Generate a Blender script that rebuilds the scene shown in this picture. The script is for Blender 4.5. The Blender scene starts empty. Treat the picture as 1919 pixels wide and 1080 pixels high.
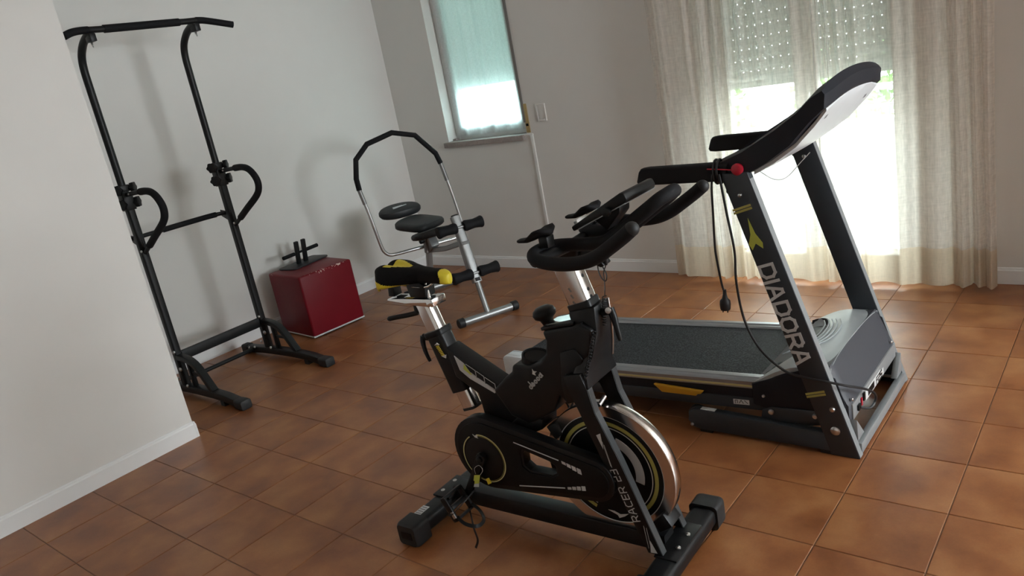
import bpy, bmesh, math, random
from mathutils import Vector, Matrix
random.seed(7)
S = bpy.context.scene
COL = S.collection

# ------------------------------------------------------------------ camera
cam_d = bpy.data.cameras.new('camera'); cam = bpy.data.objects.new('camera', cam_d); COL.objects.link(cam)
S.camera = cam
EYE = 1.5475
YAW, PITCH, ROLL = 0.727603, 0.28437, -0.18899
_f0 = Vector((-math.sin(YAW), math.cos(YAW), 0)); _r0 = Vector((math.cos(YAW), math.sin(YAW), 0)); _u0 = Vector((0, 0, 1))
_f = _f0*math.cos(PITCH) - _u0*math.sin(PITCH); _u = _u0*math.cos(PITCH) + _f0*math.sin(PITCH)
_r = _r0*math.cos(ROLL) + _u*math.sin(ROLL); _u2 = _u*math.cos(ROLL) - _r0*math.sin(ROLL)
m3 = Matrix((_r, _u2, -_f)).transposed()
cam.matrix_world = Matrix.Translation((0, 0, EYE)) @ m3.to_4x4()
cam_d.sensor_width = 36.0; cam_d.lens = 36.0*1445.7/1919.0; cam_d.clip_start = 0.02; cam_d.clip_end = 200

# ------------------------------------------------------------------ colour management, world, daylight
S.view_settings.view_transform = 'Standard'; S.view_settings.look = 'None'
S.view_settings.exposure = 0.0; S.view_settings.gamma = 1.0; S.view_settings.use_curve_mapping = False
try:
    S.cycles.use_denoising = True
    S.cycles.max_bounces = 10; S.cycles.diffuse_bounces = 5; S.cycles.transparent_max_bounces = 24
    S.cycles.sample_clamp_indirect = 20.0
except Exception: pass
W = bpy.data.worlds.new('world'); S.world = W; W.use_nodes = True
wn = W.node_tree.nodes; wl = W.node_tree.links
bg = wn['Background']; bg.inputs['Color'].default_value = (0.90, 0.965, 1.0, 1); bg.inputs['Strength'].default_value = 26.0
def portal(name, loc, rot, sx, sy):
    l = bpy.data.lights.new(name, 'AREA'); l.shape = 'RECTANGLE'; l.size = sx; l.size_y = sy
    l.cycles.is_portal = True
    o = bpy.data.objects.new(name, l); COL.objects.link(o); o.location = loc; o.rotation_euler = rot
    return o
P2 = math.pi/2
portal('portal_balcony', (-1.54, 4.78, 0.575), (-P2, 0, 0), 1.10, 1.13)
portal('portal_window', (-3.895, 4.78, 1.21), (-P2, 0, 0), 0.78, 0.40)
portal('portal_right', (3.36, 3.05, 1.55), (0, P2, 0), 1.5, 1.7)

# ------------------------------------------------------------------ materials
def new_mat(name):
    m = bpy.data.materials.new(name); m.use_nodes = True
    nt = m.node_tree
    for n in list(nt.nodes): nt.nodes.remove(n)
    out = nt.nodes.new('ShaderNodeOutputMaterial')
    return m, nt, out
def N(nt, t, **kw):
    n = nt.nodes.new(t)
    for k, v in kw.items():
        if k.startswith('i_'):
            n.inputs[k[2:].replace('_', ' ')].default_value = v
        else: setattr(n, k, v)
    return n
def mat(name, col, rough=0.5, metal=0.0, var=0.12, scale=30.0, bump=0.0, bscale=200.0, spec=0.5, coord='Object', aniso=0.0):
    m, nt, out = new_mat(name)
    b = N(nt, 'ShaderNodeBsdfPrincipled'); b.inputs['Roughness'].default_value = rough; b.inputs['Metallic'].default_value = metal
    b.inputs['Specular IOR Level'].default_value = spec
    tc = N(nt, 'ShaderNodeTexCoord')
    no = N(nt, 'ShaderNodeTexNoise'); no.inputs['Scale'].default_value = scale; no.inputs['Detail'].default_value = 3
    nt.links.new(tc.outputs[coord], no.inputs['Vector'])
    mix = N(nt, 'ShaderNodeMix', data_type='RGBA')
    c = Vector(col[:3])
    mix.inputs[6].default_value = (*(c*(1-var)), 1); mix.inputs[7].default_value = (*[min(1, x) for x in c*(1+var)], 1)
    nt.links.new(no.outputs['Fac'], mix.inputs[0]); nt.links.new(mix.outputs[2], b.inputs['Base Color'])
    if bump > 0:
        n2 = N(nt, 'ShaderNodeTexNoise'); n2.inputs['Scale'].default_value = bscale; n2.inputs['Detail'].default_value = 2
        nt.links.new(tc.outputs[coord], n2.inputs['Vector'])
        bp = N(nt, 'ShaderNodeBump'); bp.inputs['Strength'].default_value = bump; bp.inputs['Distance'].default_value = 0.002
        nt.links.new(n2.outputs['Fac'], bp.inputs['Height']); nt.links.new(bp.outputs['Normal'], b.inputs['Normal'])
    nt.links.new(b.outputs[0], out.inputs[0])
    return m
M = {}
M['wall'] = mat('wall_paint', (0.75, 0.742, 0.715), 0.85, var=0.03, scale=4, bump=0.06, bscale=90, spec=0.2)
M['ceiling'] = mat('ceiling_paint', (0.80, 0.80, 0.78), 0.9, var=0.02, scale=3)
M['trim'] = mat('white_trim', (0.82, 0.83, 0.83), 0.5, var=0.02)
M['duct'] = mat('white_duct', (0.80, 0.80, 0.78), 0.5, var=0.02)
M['frame_white'] = mat('window_lacquer', (0.72, 0.73, 0.72), 0.4, var=0.03)
M['stone'] = mat('sill_stone', (0.33, 0.29, 0.27), 0.5, var=0.25, scale=60)
M['brass'] = mat('brass_plate', (0.50, 0.38, 0.18), 0.4, metal=0.6, var=0.1)
M['strap'] = mat('grey_webbing', (0.22, 0.21, 0.20), 0.8, var=0.2, scale=300)
M['darkgasket'] = mat('dark_gasket', (0.05, 0.05, 0.05), 0.6)
M['black_metal'] = mat('black_powder_coat', (0.010, 0.011, 0.0115), 0.42, spec=0.28, var=0.15, bump=0.05, bscale=900)
M['black_plastic'] = mat('black_plastic', (0.006, 0.0065, 0.007), 0.42, spec=0.28, var=0.15)
M['foam'] = mat('black_foam', (0.006, 0.0065, 0.008), 0.75, spec=0.28, var=0.2, bump=0.15, bscale=700)
M['rubber'] = mat('black_rubber', (0.010, 0.011, 0.012), 0.6, var=0.2)
M['chrome'] = mat('chrome', (0.78, 0.77, 0.76), 0.14, metal=1.0, var=0.03)
M['bolt'] = mat('zinc_bolt', (0.62, 0.62, 0.62), 0.28, metal=1.0, var=0.05)
M['hoop_steel'] = mat('hoop_steel', (0.60, 0.61, 0.61), 0.32, metal=0.75, var=0.04)
M['silver'] = mat('silver_paint', (0.30, 0.31, 0.31), 0.36, metal=0.55, var=0.06)
M['steel_rim'] = mat('turned_steel', (0.62, 0.58, 0.55), 0.20, metal=1.0, var=0.05, scale=90)
M['bike_frame'] = mat('bike_black_lacquer', (0.0075, 0.008, 0.0088), 0.38, spec=0.28, var=0.12, bump=0.03, bscale=900)
M['fork_lit_edge'] = mat('fork_lit_lacquer', (0.05, 0.054, 0.057), 0.35, metal=0.3, var=0.1)  # lighter grey paints window light on the fork fronts
M['tm_frame'] = mat('treadmill_grey_lacquer', (0.025, 0.032, 0.040), 0.45, var=0.08, bump=0.03, bscale=900)
M['tm_edge'] = mat('treadmill_grey_and_lit_side', (0.25, 0.265, 0.27), 0.45, metal=0.2, var=0.06)  # plain grey parts, and window light painted on faces towards +X
M['tm_dark'] = mat('treadmill_black_plastic', (0.012, 0.014, 0.020), 0.5, var=0.1, bump=0.04, bscale=800, spec=0.25)
M['tm_cover'] = mat('motor_cover_charcoal', (0.045, 0.047, 0.056), 0.55, var=0.06, bump=0.05, bscale=900)
M['tm_silver'] = mat('silver_grey_plastic', (0.36, 0.39, 0.40), 0.38, var=0.04, metal=0.1)
M['tm_white'] = mat('pale_grey_plastic', (0.62, 0.65, 0.67), 0.35, var=0.03)
M['rail'] = mat('brushed_rail', (0.32, 0.34, 0.36), 0.33, metal=0.7, var=0.06)
M['pale_yellow'] = mat('pale_yellow_line', (0.55, 0.52, 0.25), 0.5, var=0.05)
M['olive_yellow'] = mat('dull_yellow_print', (0.36, 0.33, 0.08), 0.5, var=0.05)
M['yellow'] = mat('yellow_vinyl', (0.68, 0.56, 0.03), 0.5, var=0.08)
M['lime'] = mat('lime_print', (0.50, 0.55, 0.08), 0.5, var=0.05)
M['amber'] = mat('amber_plastic', (0.60, 0.32, 0.02), 0.45, var=0.1)
M['print_grey'] = mat('grey_print', (0.55, 0.57, 0.58), 0.5, var=0.03)
M['print_white'] = mat('white_print', (0.62, 0.63, 0.62), 0.5, var=0.03)
M['print_black'] = mat('black_print', (0.004, 0.004, 0.004), 0.5, spec=0.2)
M['red_plastic'] = mat('red_plastic', (0.45, 0.01, 0.03), 0.35, var=0.05)
M['saddle'] = mat('saddle_black_fabric', (0.003, 0.003, 0.0035), 0.85, var=0.2, bump=0.15, bscale=900, spec=0.2)
M['pad'] = mat('dark_grey_vinyl', (0.019, 0.021, 0.023), 0.45, spec=0.35, var=0.1, bump=0.1, bscale=500)
M['cord'] = mat('black_cord', (0.008, 0.008, 0.009), 0.5)
M['parapet'] = mat('white_render', (0.42, 0.42, 0.41), 0.9, var=0.03)
M['terrace'] = mat('terrace_floor', (0.50, 0.48, 0.45), 0.8, var=0.06, scale=6)
M['house'] = mat('house_render', (0.66, 0.65, 0.61), 0.9, var=0.06, scale=1.5)
M['housepane'] = mat('dark_house_glass', (0.10, 0.12, 0.13), 0.15, var=0.1)
M['leaf'] = mat('leaf_green', (0.10, 0.20, 0.05), 0.6, var=0.5, scale=6)
M['grout'] = mat('grout', (0.20, 0.105, 0.06), 0.75, var=0.25, scale=12)

def mat_tile():
    m, nt, out = new_mat('terracotta_glaze')
    b = N(nt, 'ShaderNodeBsdfPrincipled')
    tc = N(nt, 'ShaderNodeTexCoord'); oi = N(nt, 'ShaderNodeObjectInfo')
    sc = N(nt, 'ShaderNodeVectorMath', operation='SCALE'); sc.inputs[0].default_value = (37.0, 91.0, 13.0)
    nt.links.new(oi.outputs['Random'], sc.inputs['Scale'])
    ad = N(nt, 'ShaderNodeVectorMath', operation='ADD')
    nt.links.new(tc.outputs['Object'], ad.inputs[0]); nt.links.new(sc.outputs[0], ad.inputs[1])
    n1 = N(nt, 'ShaderNodeTexNoise'); n1.inputs['Scale'].default_value = 6.0; n1.inputs['Detail'].default_value = 4; n1.inputs['Roughness'].default_value = 0.5
    n1.inputs['Distortion'].default_value = 0.2
    n2 = N(nt, 'ShaderNodeTexNoise'); n2.inputs['Scale'].default_value = 160; n2.inputs['Detail'].default_value = 3
    nt.links.new(ad.outputs[0], n1.inputs['Vector']); nt.links.new(ad.outputs[0], n2.inputs['Vector'])
    r = N(nt, 'ShaderNodeValToRGB')
    r.color_ramp.elements[0].position = 0.30; r.color_ramp.elements[0].color = (0.220, 0.075, 0.026, 1)
    r.color_ramp.elements[1].position = 0.72; r.color_ramp.elements[1].color = (0.41, 0.182, 0.068, 1)
    e = r.color_ramp.elements.new(0.5); e.color = (0.315, 0.117, 0.040, 1)
    nt.links.new(n1.outputs['Fac'], r.inputs[0])
    mx = N(nt, 'ShaderNodeMix', data_type='RGBA', blend_type='MULTIPLY'); mx.inputs[0].default_value = 0.22
    nt.links.new(r.outputs[0], mx.inputs[6]); nt.links.new(n2.outputs['Fac'], mx.inputs[7])
    hv = N(nt, 'ShaderNodeHueSaturation')
    mr = N(nt, 'ShaderNodeMapRange'); mr.inputs['To Min'].default_value = 0.94; mr.inputs['To Max'].default_value = 1.05
    nt.links.new(oi.outputs['Random'], mr.inputs['Value']); nt.links.new(mr.outputs[0], hv.inputs['Value'])
    nt.links.new(mx.outputs[2], hv.inputs['Color']); nt.links.new(hv.outputs[0], b.inputs['Base Color'])
    rr = N(nt, 'ShaderNodeMapRange'); rr.inputs['To Min'].default_value = 0.27; rr.inputs['To Max'].default_value = 0.44
    nt.links.new(n1.outputs['Fac'], rr.inputs['Value']); nt.links.new(rr.outputs[0], b.inputs['Roughness'])
    bp = N(nt, 'ShaderNodeBump'); bp.inputs['Strength'].default_value = 0.12; bp.inputs['Distance'].default_value = 0.004
    nt.links.new(n1.outputs['Fac'], bp.inputs['Height']); nt.links.new(bp.outputs[0], b.inputs['Normal'])
    nt.links.new(b.outputs[0], out.inputs[0])
    return m
M['tile'] = mat_tile()

def mat_curtain(name, col, open_lo, open_hi, stripes=True, weave=55.0):
    """sheer cloth: openings between the threads let light straight through, threads scatter it"""
    m, nt, out = new_mat(name)
    tr = N(nt, 'ShaderNodeBsdfTransparent'); df = N(nt, 'ShaderNodeBsdfDiffuse'); tl = N(nt, 'ShaderNodeBsdfTranslucent')
    df.inputs[0].default_value = (*col, 1); tl.inputs[0].default_value = (*[c*0.95 for c in col], 1)
    m1 = N(nt, 'ShaderNodeMixShader'); m1.inputs[0].default_value = 0.55
    nt.links.new(df.outputs[0], m1.inputs[1]); nt.links.new(tl.outputs[0], m1.inputs[2])
    uv = N(nt, 'ShaderNodeUVMap')
    def noise(sx, sy, detail=2):
        mp = N(nt, 'ShaderNodeMapping'); mp.inputs['Scale'].default_value = (sx, sy, 1)
        no = N(nt, 'ShaderNodeTexNoise'); no.inputs['Scale'].default_value = 1.0; no.inputs['Detail'].default_value = detail
        nt.links.new(uv.outputs[0], mp.inputs[0]); nt.links.new(mp.outputs[0], no.inputs['Vector'])
        return no.outputs['Fac']
    def math2(op, a, b):
        n = N(nt, 'ShaderNodeMath', operation=op)
        for i, x in enumerate((a, b)):
            if isinstance(x, (int, float)): n.inputs[i].default_value = x
            else: nt.links.new(x, n.inputs[i])
        return n.outputs[0]
    v = noise(weave*2.4, weave*0.35); h = noise(weave*0.3, weave*1.9); st = noise(26, 0.12, 3)
    s = math2('ADD', math2('MULTIPLY', v, 0.40), math2('MULTIPLY', h, 0.30))
    s = math2('ADD', s, math2('MULTIPLY', st, 0.75 if stripes else 0.3))
    mr = N(nt, 'ShaderNodeMapRange'); mr.inputs['From Min'].default_value = 0.52 if stripes else 0.40
    mr.inputs['From Max'].default_value = 0.92 if stripes else 0.62
    mr.inputs['To Min'].default_value = open_lo; mr.inputs['To Max'].default_value = open_hi
    nt.links.new(s, mr.inputs['Value'])
    m2 = N(nt, 'ShaderNodeMixShader')
    nt.links.new(mr.outputs[0], m2.inputs[0]); nt.links.new(m1.outputs[0], m2.inputs[1]); nt.links.new(tr.outputs[0], m2.inputs[2])
    nt.links.new(m2.outputs[0], out.inputs[0])
    return m
M['curtain'] = mat_curtain('sheer_linen', (0.88, 0.83, 0.765), 0.16, 0.50)
M['hem'] = mat_curtain('linen_hem_band', (0.70, 0.60, 0.47), 0.03, 0.22, weave=75)
M['voile'] = mat_curtain('white_voile', (0.86, 0.88, 0.88), 0.10, 0.30, stripes=False, weave=120)

def mat_glass(name='window_glass', tint=(0.93, 0.975, 0.96)):
    m, nt, out = new_mat(name)
    tr = N(nt, 'ShaderNodeBsdfTransparent'); gl = N(nt, 'ShaderNodeBsdfGlossy'); gl.inputs['Roughness'].default_value = 0.02
    tr.inputs[0].default_value = (*tint, 1)
    lw = N(nt, 'ShaderNodeLayerWeight'); lw.inputs[0].default_value = 0.35
    mu = N(nt, 'ShaderNodeMath', operation='MULTIPLY'); mu.inputs[1].default_value = 0.5
    nt.links.new(lw.outputs['Fresnel'], mu.inputs[0])
    mx = N(nt, 'ShaderNodeMixShader'); nt.links.new(mu.outputs[0], mx.inputs[0])
    nt.links.new(tr.outputs[0], mx.inputs[1]); nt.links.new(gl.outputs[0], mx.inputs[2]); nt.links.new(mx.outputs[0], out.inputs[0])
    return m
M['glass'] = mat_glass(); M['glass_cool'] = mat_glass('cool_window_glass', (0.84, 0.98, 0.98))
def mat_slat(name='shutter_pvc', fac=0.26):
    m, nt, out = new_mat(name)
    b = N(nt, 'ShaderNodeBsdfPrincipled'); b.inputs['Base Color'].default_value = (0.57, 0.59, 0.57, 1); b.inputs['Roughness'].default_value = 0.5
    tl = N(nt, 'ShaderNodeBsdfTranslucent')
    tc = N(nt, 'ShaderNodeTexCoord'); no = N(nt, 'ShaderNodeTexNoise'); no.inputs['Scale'].default_value = 8
    nt.links.new(tc.outputs['Object'], no.inputs['Vector'])
    mx = N(nt, 'ShaderNodeMix', data_type='RGBA'); mx.inputs[6].default_value = (0.31, 0.33, 0.31, 1); mx.inputs[7].default_value = (0.37, 0.39, 0.37, 1)
    nt.links.new(no.outputs['Fac'], mx.inputs[0]); nt.links.new(mx.outputs[2], tl.inputs[0])
    s = N(nt, 'ShaderNodeMixShader'); s.inputs[0].default_value = fac
    nt.links.new(b.outputs[0], s.inputs[1]); nt.links.new(tl.outputs[0], s.inputs[2]); nt.links.new(s.outputs[0], out.inputs[0])
    return m
M['slat'] = mat_slat(fac=.36); M['slat_thin'] = mat_slat('thin_shutter_pvc', .76)
def mat_belt():
    m, nt, out = new_mat('running_belt')
    b = N(nt, 'ShaderNodeBsdfPrincipled'); b.inputs['Roughness'].default_value = 0.7; b.inputs['Specular IOR Level'].default_value = 0.25
    tc = N(nt, 'ShaderNodeTexCoord')
    no = N(nt, 'ShaderNodeTexNoise'); no.inputs['Scale'].default_value = 150; no.inputs['Detail'].default_value = 3
    nt.links.new(tc.outputs['Object'], no.inputs['Vector'])
    r = N(nt, 'ShaderNodeValToRGB'); r.color_ramp.elements[0].position = 0.42; r.color_ramp.elements[0].color = (0.007, 0.009, 0.011, 1)
    r.color_ramp.elements[1].position = 0.66; r.color_ramp.elements[1].color = (0.050, 0.056, 0.062, 1)
    nt.links.new(no.outputs['Fac'], r.inputs[0]); nt.links.new(r.outputs[0], b.inputs['Base Color'])
    bp = N(nt, 'ShaderNodeBump'); bp.inputs['Strength'].default_value = 0.5; bp.inputs['Distance'].default_value = 0.002
    nt.links.new(no.outputs['Fac'], bp.inputs['Height']); nt.links.new(bp.outputs[0], b.inputs['Normal']); nt.links.new(b.outputs[0], out.inputs[0])
    return m
M['belt'] = mat_belt()
def mat_vinyl():
    """red vinyl, rubbed through to its pale backing along the upper edges"""
    m, nt, out = new_mat('red_vinyl')
    b = N(nt, 'ShaderNodeBsdfPrincipled'); b.inputs['Roughness'].default_value = 0.42; b.inputs['Specular IOR Level'].default_value = 0.2
    tc = N(nt, 'ShaderNodeTexCoord'); sep = N(nt, 'ShaderNodeSeparateXYZ'); nt.links.new(tc.outputs['Object'], sep.inputs[0])
    def mth(op, a, b2):
        n = N(nt, 'ShaderNodeMath', operation=op)
        for i, x in enumerate((a, b2)):
            if isinstance(x, (int, float)): n.inputs[i].default_value = x
            else: nt.links.new(x, n.inputs[i])
        return n.outputs[0]
    ax = mth('SUBTRACT', 0.209, sep.outputs['X'])           # distance from the +X face
    az = mth('SUBTRACT', 0.441, sep.outputs['Z'])
    ay = mth('ADD', 0.209, sep.outputs['Y'])
    d1 = mth('ADD', ax, az)                                   # top edge on the +X side
    d2 = mth('ADD', mth('ADD', ay, az), 0.010)                # top edge on the -Y side, less worn
    d = mth('MINIMUM', d1, d2)
    no = N(nt, 'ShaderNodeTexNoise'); no.inputs['Scale'].default_value = 75; no.inputs['Detail'].default_value = 4
    nt.links.new(tc.outputs['Object'], no.inputs['Vector'])
    n2 = N(nt, 'ShaderNodeTexNoise'); n2.inputs['Scale'].default_value = 9
    nt.links.new(tc.outputs['Object'], n2.inputs['Vector'])
    lim = mth('MULTIPLY', mth('SUBTRACT', mth('MULTIPLY', no.outputs['Fac'], mth('ADD', n2.outputs['Fac'], 0.55)), 0.44), 0.070)
    mask = mth('LESS_THAN', d, lim)
    mx = N(nt, 'ShaderNodeMix', data_type='RGBA'); mx.inputs[7].default_value = (0.60, 0.45, 0.42, 1)
    mv = N(nt, 'ShaderNodeMix', data_type='RGBA'); mv.inputs[6].default_value = (0.140, 0.005, 0.011, 1); mv.inputs[7].default_value = (0.175, 0.007, 0.014, 1)
    nt.links.new(n2.outputs['Fac'], mv.inputs[0]); nt.links.new(mv.outputs[2], mx.inputs[6])
    nt.links.new(mask, mx.inputs[0]); nt.links.new(mx.outputs[2], b.inputs['Base Color']); nt.links.new(b.outputs[0], out.inputs[0])
    return m
M['vinyl'] = mat_vinyl()

# ------------------------------------------------------------------ mesh helpers
OFF = {}
SG = 1.0
class MB:
    def __init__(self): self.v = []; self.f = []; self.uv = None
    def add(self, vs, fs):
        o = len(self.v); self.v += [tuple(x) for x in vs]; self.f += [tuple(i+o for i in f) for f in fs]; return self
    def box(self, x0, x1, y0, y1, z0, z1, xf=None):
        vs = [Vector((x, y, z)) for z in (z0, z1) for y in (y0, y1) for x in (x0, x1)]
        if xf: vs = [xf @ v for v in vs]
        return self.add(vs, [(0,2,3,1),(4,5,7,6),(0,1,5,4),(2,6,7,3),(0,4,6,2),(1,3,7,5)])
    def prism(self, poly, d0, d1, fn):
        n = len(poly)
        vs = [fn(a, b, d0) for a, b in poly] + [fn(a, b, d1) for a, b in poly]
        return self.add(vs, [tuple(range(n)), tuple(range(2*n-1, n-1, -1))] + [(i, i+n, (i+1) % n+n, (i+1) % n) for i in range(n)])
    def prism_holes(self, outer, holes, d0, d1, fn):
        bm = bmesh.new(); loops = []
        for lp in [outer]+holes:
            vs = [bm.verts.new((a, b, 0)) for a, b in lp]; loops.append(vs)
            for i in range(len(vs)): bm.edges.new((vs[i], vs[(i+1) % len(vs)]))
        bmesh.ops.triangle_fill(bm, use_beauty=True, edges=bm.edges[:])
        bm.verts.index_update(); n = len(bm.verts)
        co = [(v.co.x, v.co.y) for v in bm.verts]; tri = [[v.index for v in f.verts] for f in bm.faces]
        vs = [fn(a, b, d0) for a, b in co]+[fn(a, b, d1) for a, b in co]
        fs = [tuple(t) for t in tri]+[tuple(i+n for i in reversed(t)) for t in tri]
        for lp in loops:
            ix = [v.index for v in lp]; k = len(ix)
            fs += [(ix[i], ix[i]+n, ix[(i+1) % k]+n, ix[(i+1) % k]) for i in range(k)]
        bm.free(); return self.add(vs, fs)
    def tube(self, pts, r, n=10, closed=False, caps=True, sq=None):
        """round tube, or with sq=(a,b) a rectangular one, along pts; r may be a list"""
        pts = [Vector(p) for p in pts]; L = len(pts)
        rs = r if isinstance(r, (list, tuple)) else [r]*L
        T = []
        for i in range(L):
            if closed: t = pts[(i+1) % L]-pts[i-1]
            else: t = pts[min(i+1, L-1)]-pts[max(i-1, 0)]
            T.append(t.normalized())
        up = Vector((0, 0, 1)) if abs(T[0].z) < 0.9 else Vector((0, 1, 0))
        nrm = (up - T[0]*up.dot(T[0])).normalized(); vs = []
        for i in range(L):
            nrm = (nrm - T[i]*nrm.dot(T[i])).normalized(); bn = T[i].cross(nrm)
            for k in range(n):
                a = 2*math.pi*k/n
                vs.append(pts[i]+(nrm*math.cos(a)+bn*math.sin(a))*rs[i])
        fs = []
        for i in range(L if closed else L-1):
            j = (i+1) % L
            for k in range(n): fs.append((i*n+k, i*n+(k+1) % n, j*n+(k+1) % n, j*n+k))
        if caps and not closed: fs += [tuple(range(n-1, -1, -1)), tuple((L-1)*n+k for k in range(n))]
        return self.add(vs, fs)
    def sweep(self, pts, prof, up=(0, 0, 1), closed=False):
        """sweep a closed 2-D profile (side, up) along pts with a fixed up direction"""
        pts = [Vector(p) for p in pts]; L = len(pts); n = len(prof); up = Vector(up); vs = []
        for i in range(L):
            t = (pts[(i+1) % L]-pts[i-1]) if closed else (pts[min(i+1, L-1)]-pts[max(i-1, 0)])
            t.normalize(); sd = t.cross(up).normalized(); u = sd.cross(t).normalized()
            vs += [pts[i]+sd*a+u*b for a, b in prof]
        fs = []
        for i in range(L if closed else L-1):
            j = (i+1) % L
            for k in range(n): fs.append((i*n+k, i*n+(k+1) % n, j*n+(k+1) % n, j*n+k))
        if not closed: fs += [tuple(range(n-1, -1, -1)), tuple((L-1)*n+k for k in range(n))]
        return self.add(vs, fs)
    def lathe(self, prof, o, ax, n=24, closed=False):
        """prof = [(radius, height)] turned about the axis ax through o"""
        o = Vector(o); ax = Vector(ax).normalized()
        e = (Vector((0, 0, 1)) if abs(ax.z) < 0.9 else Vector((1, 0, 0))); e = (e-ax*e.dot(ax)).normalized(); b = ax.cross(e)
        L = len(prof); vs = []
        for r, h in prof:
            for k in range(n):
                a = 2*math.pi*k/n; vs.append(o+ax*h+(e*math.cos(a)+b*math.sin(a))*r)
        fs = []
        for i in range(L if closed else L-1):
            j = (i+1) % L
            for k in range(n): fs.append((i*n+k, i*n+(k+1) % n, j*n+(k+1) % n, j*n+k))
        if not closed: fs += [tuple(range(n-1, -1, -1)), tuple((L-1)*n+k for k in range(n))]
        return self.add(vs, fs)
    def loft(self, secs, caps=True):
        n = len(secs[0]); vs = [p for s in secs for p in s]; fs = []
        for i in range(len(secs)-1):
            for k in range(n): fs.append((i*n+k, i*n+(k+1) % n, (i+1)*n+(k+1) % n, (i+1)*n+k))
        if caps: fs += [tuple(range(n-1, -1, -1)), tuple((len(secs)-1)*n+k for k in range(n))]
        return self.add(vs, fs)
    def grid(self, rows, thick=None):
        nr, nc = len(rows), len(rows[0]); vs = [p for r in rows for p in r]
        return self.add(vs, [(i*nc+k, i*nc+k+1, (i+1)*nc+k+1, (i+1)*nc+k) for i in range(nr-1) for k in range(nc-1)])
    def ell(self, c, r, n=14, m=9, xf=None):
        vs = []; c = Vector(c)
        for i in range(1, m):
            t = math.pi*i/m
            for k in range(n):
                a = 2*math.pi*k/n
                p = Vector((r[0]*math.sin(t)*math.cos(a), r[1]*math.sin(t)*math.sin(a), r[2]*math.cos(t)))
                vs.append(c+(xf @ p if xf else p))
        tp = Vector((0, 0, r[2])); tp = xf @ tp if xf else tp
        a0 = len(vs); vs += [c+tp, c-tp]; fs = []
        for i in range(m-2):
            for k in range(n): fs.append((i*n+k, (i+1)*n+k, (i+1)*n+(k+1) % n, i*n+(k+1) % n))
        for k in range(n): fs.append((a0, k, (k+1) % n)); fs.append((a0+1, (m-2)*n+(k+1) % n, (m-2)*n+k))
        return self.add(vs, fs)
    def strokes(self, lines, w, fn, d0=0.0, d1=0.001):
        """flat print: every polyline becomes bars of width w on the plane fn(a, b, depth)"""
        st = 3e-5 if d1 > d0 else -3e-5; q_ = 0
        for ln in lines:
            for (a0, b0), (a1, b1) in zip(ln[:-1], ln[1:]):
                l = math.hypot(a1-a0, b1-b0)
                if l < 1e-9: continue
                ux, uy = (a1-a0)/l, (b1-b0)/l; h = w/2
                q = [(a0-ux*h*.98-uy*h, b0-uy*h*.98+ux*h), (a0-ux*h*.98+uy*h, b0-uy*h*.98-ux*h), (a1+ux*h*.98+uy*h, b1+uy*h*.98-ux*h), (a1+ux*h*.98-uy*h, b1+uy*h*.98+ux*h)]
                q_ += 1; self.prism(q, d0, d1+st*q_*SG, fn)
            for (a0, b0) in ln[1:-1]+([ln[0]] if len(ln) > 2 and ln[0] == ln[-1] else []):
                q_ += 1; self.prism([(a0+w*.5*math.cos(k*math.pi/5), b0+w*.5*math.sin(k*math.pi/5)) for k in range(10)], d0, d1+st*q_*SG, fn)
        return self
    def mesh(self, name, m, off=(0, 0, 0), bevel=0.0, smooth=True, seg=2, angle=35):
        me = bpy.data.meshes.new(name); me.from_pydata([(x-off[0], y-off[1], z-off[2]) for x, y, z in self.v], [], self.f)
        bm = bmesh.new(); bm.from_mesh(me)
        bmesh.ops.recalc_face_normals(bm, faces=bm.faces)
        lim = math.radians(angle)
        if bevel > 0:
            es = [e for e in bm.edges if len(e.link_faces) == 2 and e.calc_face_angle(0) > lim]
            bmesh.ops.bevel(bm, geom=es, offset=bevel, segments=seg, profile=0.5, affect='EDGES', clamp_overlap=True)
        for f in bm.faces: f.smooth = smooth
        for e in bm.edges:
            if len(e.link_faces) == 2 and e.calc_face_angle(0) > lim*1.15: e.smooth = False
        bm.to_mesh(me); bm.free(); me.materials.append(m)
        return me
    def build(self, name, m, parent=None, off=(0, 0, 0), bevel=0.0, smooth=True, label=None, seg=2, angle=35, kind=None):
        if parent is not None: off = OFF.get(parent.name, off)
        o = bpy.data.objects.new(name, self.mesh(name, m, off, bevel, smooth, seg, angle)); COL.objects.link(o)
        if parent is not None: o.parent = parent; OFF[o.name] = off
        if label: o['label'] = label
        if kind: o['kind'] = kind
        return o
def thing(name, label, cat, loc=(0, 0, 0), rotz=0.0, group=None, world=False):
    o = bpy.data.objects.new(name, None); COL.objects.link(o); o.location = loc; o.rotation_euler = (0, 0, rotz)
    o.empty_display_size = 0.1
    o['label'] = label; o['category'] = cat
    if group: o['group'] = group
    if world: OFF[o.name] = loc          # its parts are written in room coordinates
    return o
def tag(o, label, cat, group=None):
    o['label'] = label; o['category'] = cat
    if group: o['group'] = group
    return o
def struct(name, mb, m, parent=None, **kw):
    o = mb.build(name, m, parent, **kw)
    if parent is None: o['kind'] = 'structure'
    return o
def copy_obj(o, parent, loc=None):
    c = o.copy(); COL.objects.link(c); c.parent = parent
    if loc is not None: c.location = loc
    return c
def smooth_path(pts, k=6):
    """Catmull-Rom through the points"""
    P = [Vector(p) for p in pts]; out = []
    for i in range(len(P)-1):
        p0 = P[max(i-1, 0)]; p1 = P[i]; p2 = P[i+1]; p3 = P[min(i+2, len(P)-1)]
        for j in range(k):
            t = j/k
            out.append(0.5*((2*p1)+(-p0+p2)*t+(2*p0-5*p1+4*p2-p3)*t*t+(-p0+3*p1-3*p2+p3)*t*t*t))
    out.append(P[-1]); return out
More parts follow.
